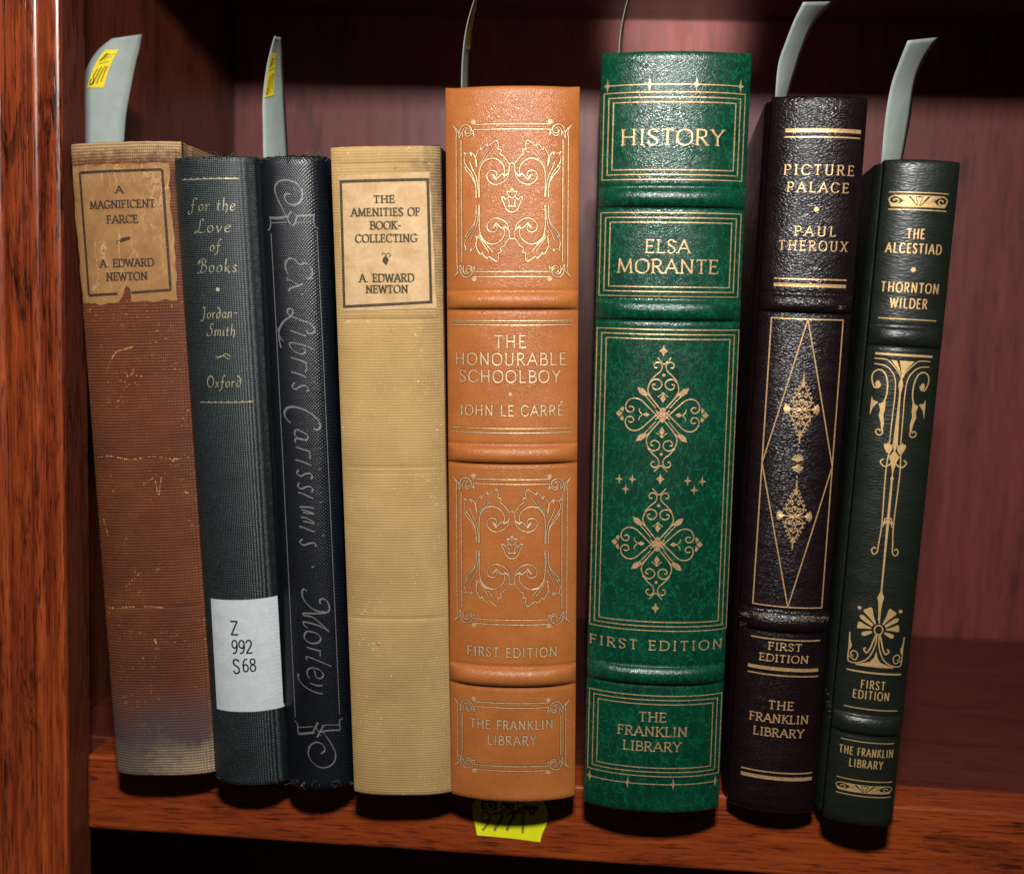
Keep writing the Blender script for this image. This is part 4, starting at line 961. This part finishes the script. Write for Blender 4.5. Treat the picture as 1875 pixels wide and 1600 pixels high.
def filigree(cx, cy, hx, hy):
    x, t = b.px(cx, cy); e = u*1.9
    for sx in (1, -1):
        for st_ in (1, -1):
            g = lambda a, c_: (x + sx*a*hx*u, t + st_*c_*hy*u)
            K.ribbon(spiral(g(.26, .17)[0], g(.26, .17)[1], 5.2*u, 0, 1.35*st_, flip=sx), e*.8)
            K.ribbon(spiral(g(.16, .40)[0], g(.16, .40)[1], 4.4*u, 2, -1.3*st_, flip=sx), e*.75)
            K.ribbon(catmull([g(.05, .02), g(.42, .10), g(.50, .26), g(.30, .44), g(.18, .60), g(.0, .78)], 6), e*.9)
            K.ribbon(catmull([g(.0, .30), g(.16, .24), g(.08, .10), g(.0, .06)], 6), e*.8)
            for a, c_, r in ((.60, .20, 1.9), (.50, .34, 2.1), (.40, .47, 2.0), (.30, .58, 1.9), (.22, .68, 1.7), (.13, .78, 1.6), (.45, .22, 1.6), (.70, .10, 1.5)): K.dot(*g(a, c_), r*u*1.05, n=7)
            for i in range(4):
                an = -.1 + i*.28; K.ribbon([g(.60, .01), (x + sx*(hx*.60 + 13*math.cos(an))*u, t + st_*(1 + 13*math.sin(an))*u)], [e*.5, e*1.2])
    for st_ in (1, -1):
        for q in (.0, .22, .5, .66): K.dot(x, t + st_*hy*q*u, 3.0*u*(1 - q*.5), n=8)
        for q in (.84, .90, .95, 1.0): K.dot(x, t + st_*hy*q*u, 1.7*u, n=7)
        K.fill([(x, t + st_*hy*.86*u), (x + 3.6*u, t + st_*hy*.76*u), (x, t + st_*hy*.64*u), (x - 3.6*u, t + st_*hy*.76*u)])
    K.ribbon([(x - hx*.6*u, t), (x + hx*.6*u, t)], e)
filigree(1467.8, 749, 34, 65); filigree(1454.6, 944.5, 34, 65)
for cy, sg in ((838, 1), (858, -1)):
    x, t = b.px(1460.5, cy)
    for i in range(7):
        an = math.pi/2 + (i-3)*.42; K.ribbon([(x, t - sg*6*u), (x + 11*u*math.cos(an), t - sg*6*u + sg*13*u*math.sin(an))], [.8*u, 3.2*u])
    K.dot(x, t - sg*6*u, 3*u)
for cy in (817, 823, 873, 880, 888): x, t = b.px(1460.5 + (848-cy)*.06, cy); K.dot(x, t, 1.7*u, n=7)
K.build('spine_ornament', [M['gold_p']], b.spine, gap=.004)
for x0, x1, y0, y1, nn in ((1352, 1408, 1119, 1131, 60), (1455, 1514, 1126, 1140, 90), (1353, 1364, 1136, 1149, 14), (1531, 1546, 559, 567, 16), (1512, 1520, 1260, 1330, 14)):
    K = b.ink(.00010, 0.0)
    for _ in range(nn):
        f = R(); x_ = x0 + (x1-x0)*f; y_ = y0 + (y1-y0)*(.25*f + .75*R()**1.3); p = b.px(x_, y_)
        l = U(.0003, .0012); a = U(-.35, .2)
        K.ribbon([p, (p[0] + l*math.cos(a)*.5, p[1] + l*math.sin(a)*.5 + U(-1, 1)*1e-4), (p[0] + l*math.cos(a), p[1] + l*math.sin(a))], [.00004, U(.00010, .0003), .00004], 0)
    K.build('scuff_mark', [M['scuff']], b.spine)

# ---- olive
b = Book('olive', 'leather_book', 'slim dark olive leather book with gilt art deco stem ornament, rightmost on the shelf', .0040, 2.2, .75, cap=.0020, depth=.152, page='gilt', out=(.0024, 0),
         bands=((1655, 600, 634, .0016), (1590, 1312, 1345, .0016)))
K = b.ink(.00005, .00002)
kw = dict(thin=.82, nib=10, track=.28)
for t, cx, cy, wp, cp, st_ in (('THE', 1677, 428.3, 32, 17, 2.7), ('ALCESTIAD', 1674.5, 455, 101, 17, 2.7), ('THORNTON', 1667.8, 526.7, 105, 17, 2.7), ('WILDER', 1664.3, 555.5, 67, 17, 2.7), ('FIRST', 1598.8, 1254, 44, 15, 2.2), ('EDITION', 1595.5, 1273, 66, 15, 2.2), ('THE FRANKLIN', 1587.4, 1377.5, 98, 14, 2.2), ('LIBRARY', 1586, 1398.9, 61, 14, 2.2)):
    b.txt(K, t, cx, cy, wp, cp, st_, **kw)
x, t = b.px(1672.4, 494); u = b.mm(1672, 494); K.dot(x, t, 4.6*u)
K.build(['title_lettering', 'edition_lettering', 'publisher_lettering'], [M['gold_k']], b.spine, gap=.008)
K = b.ink(.00005, .00002)
for a, c_, wd in (((1628, 351), (1736.8, 357), 1.6), ((1626.5, 382), (1732.6, 389), 1.9), ((1608, 581), (1714, 588.5), 2), ((1603, 646), (1707, 654), 4.2), ((1545, 1292), (1643, 1299), 2), ((1539.4, 1351.5), (1636.8, 1359.3), 1.8),
                  ((1532, 1421.5), (1633.5, 1429), 1.8), ((1530, 1449), (1631, 1457), 1.9), ((1550, 1225), (1649.7, 1233), 3.2)): b.rule(K, a, c_, wd)
def deco_band(tl, br):
    L, B_, Rr, T = b.box_(tl, br); mx = (L+Rr)/2; hh = T-B_; hw = (Rr-L)/2
    for sx in (1, -1):
        g = lambda a, c_: (mx + sx*a*hw, B_ + c_*hh)
        for a in ((.03, .0, .12, .98, .0, 1.0), ):
            K.fill([g(0, 0), g(.0, .8), g(.10, .9)])
        K.fill([g(.03, .02), g(.14, .98), g(.30, .98)]); K.fill([g(.06, .02), g(.40, .98), g(.66, .98)])
        K.fill([g(.10, .0), g(.92, .0), g(.98, .25), g(.80, .14), g(.62, .24), g(.52, .5)])
        K.ribbon(catmull([g(.12, .06), g(.5, .62), g(.66, .88), g(.84, .98), g(.98, .72), g(.95, .34), g(.80, .22), g(.68, .40), g(.72, .66), g(.84, .62), g(.82, .48)], 6), hh*.11)
        K.ribbon([g(.0, 1), g(.86, 1)], hh*.08); K.ribbon([g(.0, 0), g(.9, 0)], hh*.10)
deco_band((1628.5, 358), (1733.5, 381.5)); deco_band((1531, 1428), (1632, 1451.5))
z7, z8 = Z(1560, 270, 2.857), Z(1480, 800, 2.104)
def stem_x(y):     # photo x of the central stem at photo y, following the book's tilt
    return 1654 + (y - 655)*(1609 - 1654)/(1133 - 655)
def both(zf, s_, wd, cx_of=None, fill=False, curve=True, right_only=False):
    P = [b.px(*p) for p in zf(s_)]
    c_ = [b.px(stem_x(p[1]), p[1])[0] for p in zf(s_)]; c_ = sum(c_)/len(c_)
    for sg in (1, -1):
        Q = [(p[0] if sg > 0 else 2*c_ - p[0], p[1]) for p in P]
        if fill: K.fill(Q)
        else: K.ribbon(catmull(Q, 7) if curve else Q, wd*u)
both(z7, '118,1102 180,1108 212,1135 240,1172 260,1208', 1.8); both(z7, '118,1130 172,1140 206,1168 226,1215 224,1300 212,1400 203,1480 196,1545', 2.0)
both(z7, '206,1112 236,1115 262,1195', 0, fill=True)
K.fill([b.px(*p) for p in z7('250,1115 297,1118 270,1205 264,1205')])
both(z7, '150,1235 142,1252 120,1254 108,1228 106,1195 120,1170 148,1162 174,1182 186,1230 182,1290 165,1335', 2.6)
both(z7, '120,1236 130,1218 146,1222 148,1240 138,1252 126,1250', 0, fill=True)
both(z7, '93,1402 97,1350 104,1300 112,1322 138,1330 124,1345 108,1362 ', 0, fill=True)
both(z7, '140,1340 176,1326 172,1370 164,1400 168,1440 158,1488 152,1480 150,1440 140,1400 148,1372', 0, fill=True)
both(z7, '158,1470 160,1492 146,1503 128,1496 126,1478 142,1472 148,1484', 2.2)
# central stem
def stem(ys, ws):
    Q = [b.px(stem_x(y), y) for y in ys]; K.ribbon(Q, [w_*u for w_ in ws])
stem([687, 694, 700, 706, 714, 722, 760, 800, 812, 826, 832, 836, 842, 850, 860, 868, 872], [4, 3, 7, 9, 5, 3, 5, 8, 9, 3, 12, 21, 14, 9, 4, 2, 2])
stem([872, 876, 880, 950, 1050, 1082, 1086, 1094, 1100, 1112, 1124, 1136], [3, 6, 3.5, 5, 3.2, 3, 6, 13, 9, 6, 3, 3])
both(z7, '190,1540 205,1560 214,1548 210,1580 196,1602 180,1590 166,1560 172,1545 184,1552', 0, fill=True)
both(z8, '318,72 330,92 300,112 286,108 278,92 290,84', 2.6); both(z8, '308,18 292,40 302,62 313,58 318,30', 0, fill=True)
both(z8, '310,60 300,120 293,200 286,300 280,360 271,410 266,440 252,450 244,436 252,424 262,430', 2.3)
both(z8, '288,334 298,312 310,318 316,334', 2.4); both(z8, '286,345 300,324 312,338', 1.8)
# palmette
c0 = b.px(1608.5, 1153)
K.ribbon([(c0[0] + 8*u*math.cos(i*.4488), c0[1] + 9.5*u*math.sin(i*.4488)) for i in range(15)], 2.6*u)
for an, l0, l1, w0, w1 in ((90, 13, 48, 2.6, 2.6), (58, 13, 47, 3, 17), (34, 14, 44, 5, 9), (8, 14, 40, 3, 14), (-22, 13, 33, 4, 9)):
    for sg in (1, -1):
        if an == 90 and sg < 0: continue
        a = math.radians(an if sg > 0 else 180 - an); ca, sa = math.cos(a), math.sin(a)
        P = [(c0[0] + ca*r*u, c0[1] + sa*r*u*1.02) for r in (l0, l0*.6 + l1*.4, l1*.9, l1)]
        ww = [w0, w0*.7 + w1*.3, w1, w1*.9] if an in (58, 8) else [w0, w1*.8, w1, w1*.35]
        K.ribbon(P, [q*u for q in ww])
for sx in (1, -1):
    K.dot(c0[0] + sx*39*u, c0[1] + 40*u, 3.8*u)
    g = lambda a, c_: (c0[0] + sx*a*u, c0[1] - c_*u)
    K.ribbon(catmull([g(4, 10), g(8, 24), g(12, 38), g(18, 48), g(24, 42), g(20, 38)], 6), [3*u]*31)
    K.ribbon(catmull([g(2, 12), g(4, 34), g(14, 58), g(30, 70), g(46, 72), g(51, 66), g(51, 40), g(52, 12)], 6), 2.4*u)
    K.ribbon(catmull([g(50, 60), g(38, 66), g(34, 54), g(42, 48), g(47, 55), g(42, 60)], 6), 2.2*u)
    K.fill([g(52, 12), g(49, 30), g(46, 38), g(48, 46), g(52, 48)])
K.fill([(c0[0] + a*u, c0[1] + c_*u) for a, c_ in ((0, -42), (3, -56), (10, -66), (36, -74), (36, -76), (-36, -76), (-36, -74), (-10, -66), (-3, -56))])
K.build('spine_ornament', [M['gold_k']], b.spine, gap=.004)

# ============================================================ paper slips standing in the books
def slip(label, left, right, y0, y1, sticker=None, twist=0.0, mats=None, name='paper_slip'):
    n = 24
    Lp = catmull(left, 6); Rp = catmull(right, 6)
    def samp(P, f):
        k = f*(len(P)-1); i = min(int(k), len(P)-2); g = k-i
        return (P[i][0]*(1-g) + P[i+1][0]*g, P[i][1]*(1-g) + P[i+1][1]*g)
    V = []; nx = 6
    def at(f, g, off=0):
        a, c_ = samp(Lp, f), samp(Rp, f)
        y = y0 + (y1-y0)*f + twist*(g-.5)*(.6 + .4*f) - .0012*math.sin(math.pi*g) + off
        return hit_y(a[0] + (c_[0]-a[0])*g, a[1] + (c_[1]-a[1])*g, y)
    base = at(0, .5)
    root = empty(name, base, label, 'paper slip', 'paper slips standing in the books')
    for j in range(n+1):
        for i in range(nx+1): V.append(at(j/n, i/nx) - base)
    Fq = [(j*(nx+1)+i, j*(nx+1)+i+1, (j+1)*(nx+1)+i+1, (j+1)*(nx+1)+i) for j in range(n) for i in range(nx)]
    o = link('paper_strip', V, Fq, M['slip'], root); sd = o.modifiers.new('thick', 'SOLIDIFY'); sd.thickness = .00014; sd.offset = 0
    if sticker:
        f0, f1, g0, g1, sk = sticker
        def sf(x, t, off):        # x,t in 0..1 of the sticker
            f, g = f0 + (f1-f0)*t, g0 + (g1-g0)*(x + sk*t); p = at(f, g)
            nn = (at(f, g+.02) - p).cross(at(f+.02, g) - p).normalized()
            if nn.dot(CAM - p) < 0: nn = -nn
            return tuple(p + nn*(.00035 + off) - base)
        V = []; Fq = []; k = 8
        for j in range(k+1):
            for i in range(5): V.append(sf(i/4, j/k, 0))
        Fq = [(j*5+i, j*5+i+1, (j+1)*5+i+1, (j+1)*5+i) for j in range(k) for i in range(4)]; mi = [0]*len(Fq)
        def mark(P, wd):
            Q = catmull(P, 5); n0 = len(V)
            for i, (x, t) in enumerate(Q):
                a, c_ = Q[max(0, i-1)], Q[min(len(Q)-1, i+1)]; dx, dt = (c_[0]-a[0]), (c_[1]-a[1])*2.6; l = math.hypot(dx, dt) or 1
                V.append(sf(x - dt/l*wd, t + dx/l*wd*.4, .00012)); V.append(sf(x + dt/l*wd, t - dx/l*wd*.4, .00012))
            for i in range(len(Q)-1): Fq.append((n0+2*i, n0+2*i+1, n0+2*i+3, n0+2*i+2)); mi.append(1)
        mark([(.14, .18), (.1, .10), (.2, .05), (.28, .14), (.2, .24), (.3, .40)], .03)
        mark([(.30, .06), (.42, .30), (.5, .44)], .03); mark([(.52, .08), (.58, .28), (.72, .46)], .03); mark([(.75, .12), (.8, .34), (.85, .46)], .03)
        mark([(.16, .52), (.4, .54), (.85, .58)], .016); mark([(.2, .6), (.3, .7), (.35, .86)], .06); mark([(.45, .62), (.5, .75), (.48, .84)], .022); mark([(.5, .70), (.85, .74)], .014); mark([(.55, .8), (.9, .84)], .014)
        link('yellow_sticker', V, Fq, [M['yellow'], M['ink_k']], root, True, mi)
    return root
z1 = Z(0, 0, 2.6666)
slip('wide pale grey paper slip with full yellow price sticker, standing in the brown cloth book', [(148, 285)] + z1('388,700 385,560 395,430 430,320 480,245 545,190'), [(226, 285)] + z1('605,690 615,560 638,430 662,310 680,240 693,168'), .030, .034, (.50, .83, .13, .46, .14), .006)
slip('narrow pale paper slip with sliver of yellow sticker, curling up from the black cloth book', [(483, 312)] + z1('1286,780 1283,600 1283,480 1300,340 1322,240 1341,178'), [(528, 312)] + z1('1407,770 1398,600 1390,450 1382,330 1378,250 1373,185'), .026, .026, (.50, .80, .06, .46, 0), .020)
slip('thin curved paper slip seen edge-on above the tan orange leather book', [(845, 185), (845, 140), (848, 90), (855, 45), (868, 0), (878, -30)], [(858, 185), (857, 140), (859, 90), (864, 45), (874, 0), (883, -30)], .024, .024, (.40, .75, .35, 1.0, 0), .030)
slip('thin curved paper slip seen edge-on above the green leather book', [(1132, 120), (1134, 80), (1138, 48), (1144, 18), (1149, 0), (1158, -25)], [(1139, 120), (1140, 80), (1143, 48), (1149, 18), (1155, 0), (1163, -25)], .026, .026, (.45, .95, .3, 1.0, 0), .030)
z6 = Z(1060, 0, 2.3)
slip('plain grey paper slip bending right above the oxblood leather book', [(1420, 195)] + z6('828,392 840,270 870,180 905,90 945,10'), [(1440, 195)] + z6('882,395 915,290 945,200 990,100 1070,8'), .018, .010, None, .014)
slip('plain grey paper slip bending right above the slim olive leather book', [(1612, 310)] + z6('1275,662 1290,500 1315,360 1350,260 1385,172'), [(1650, 310)] + z6('1365,662 1395,500 1415,360 1450,260 1517,158'), .020, .012, None, .012)
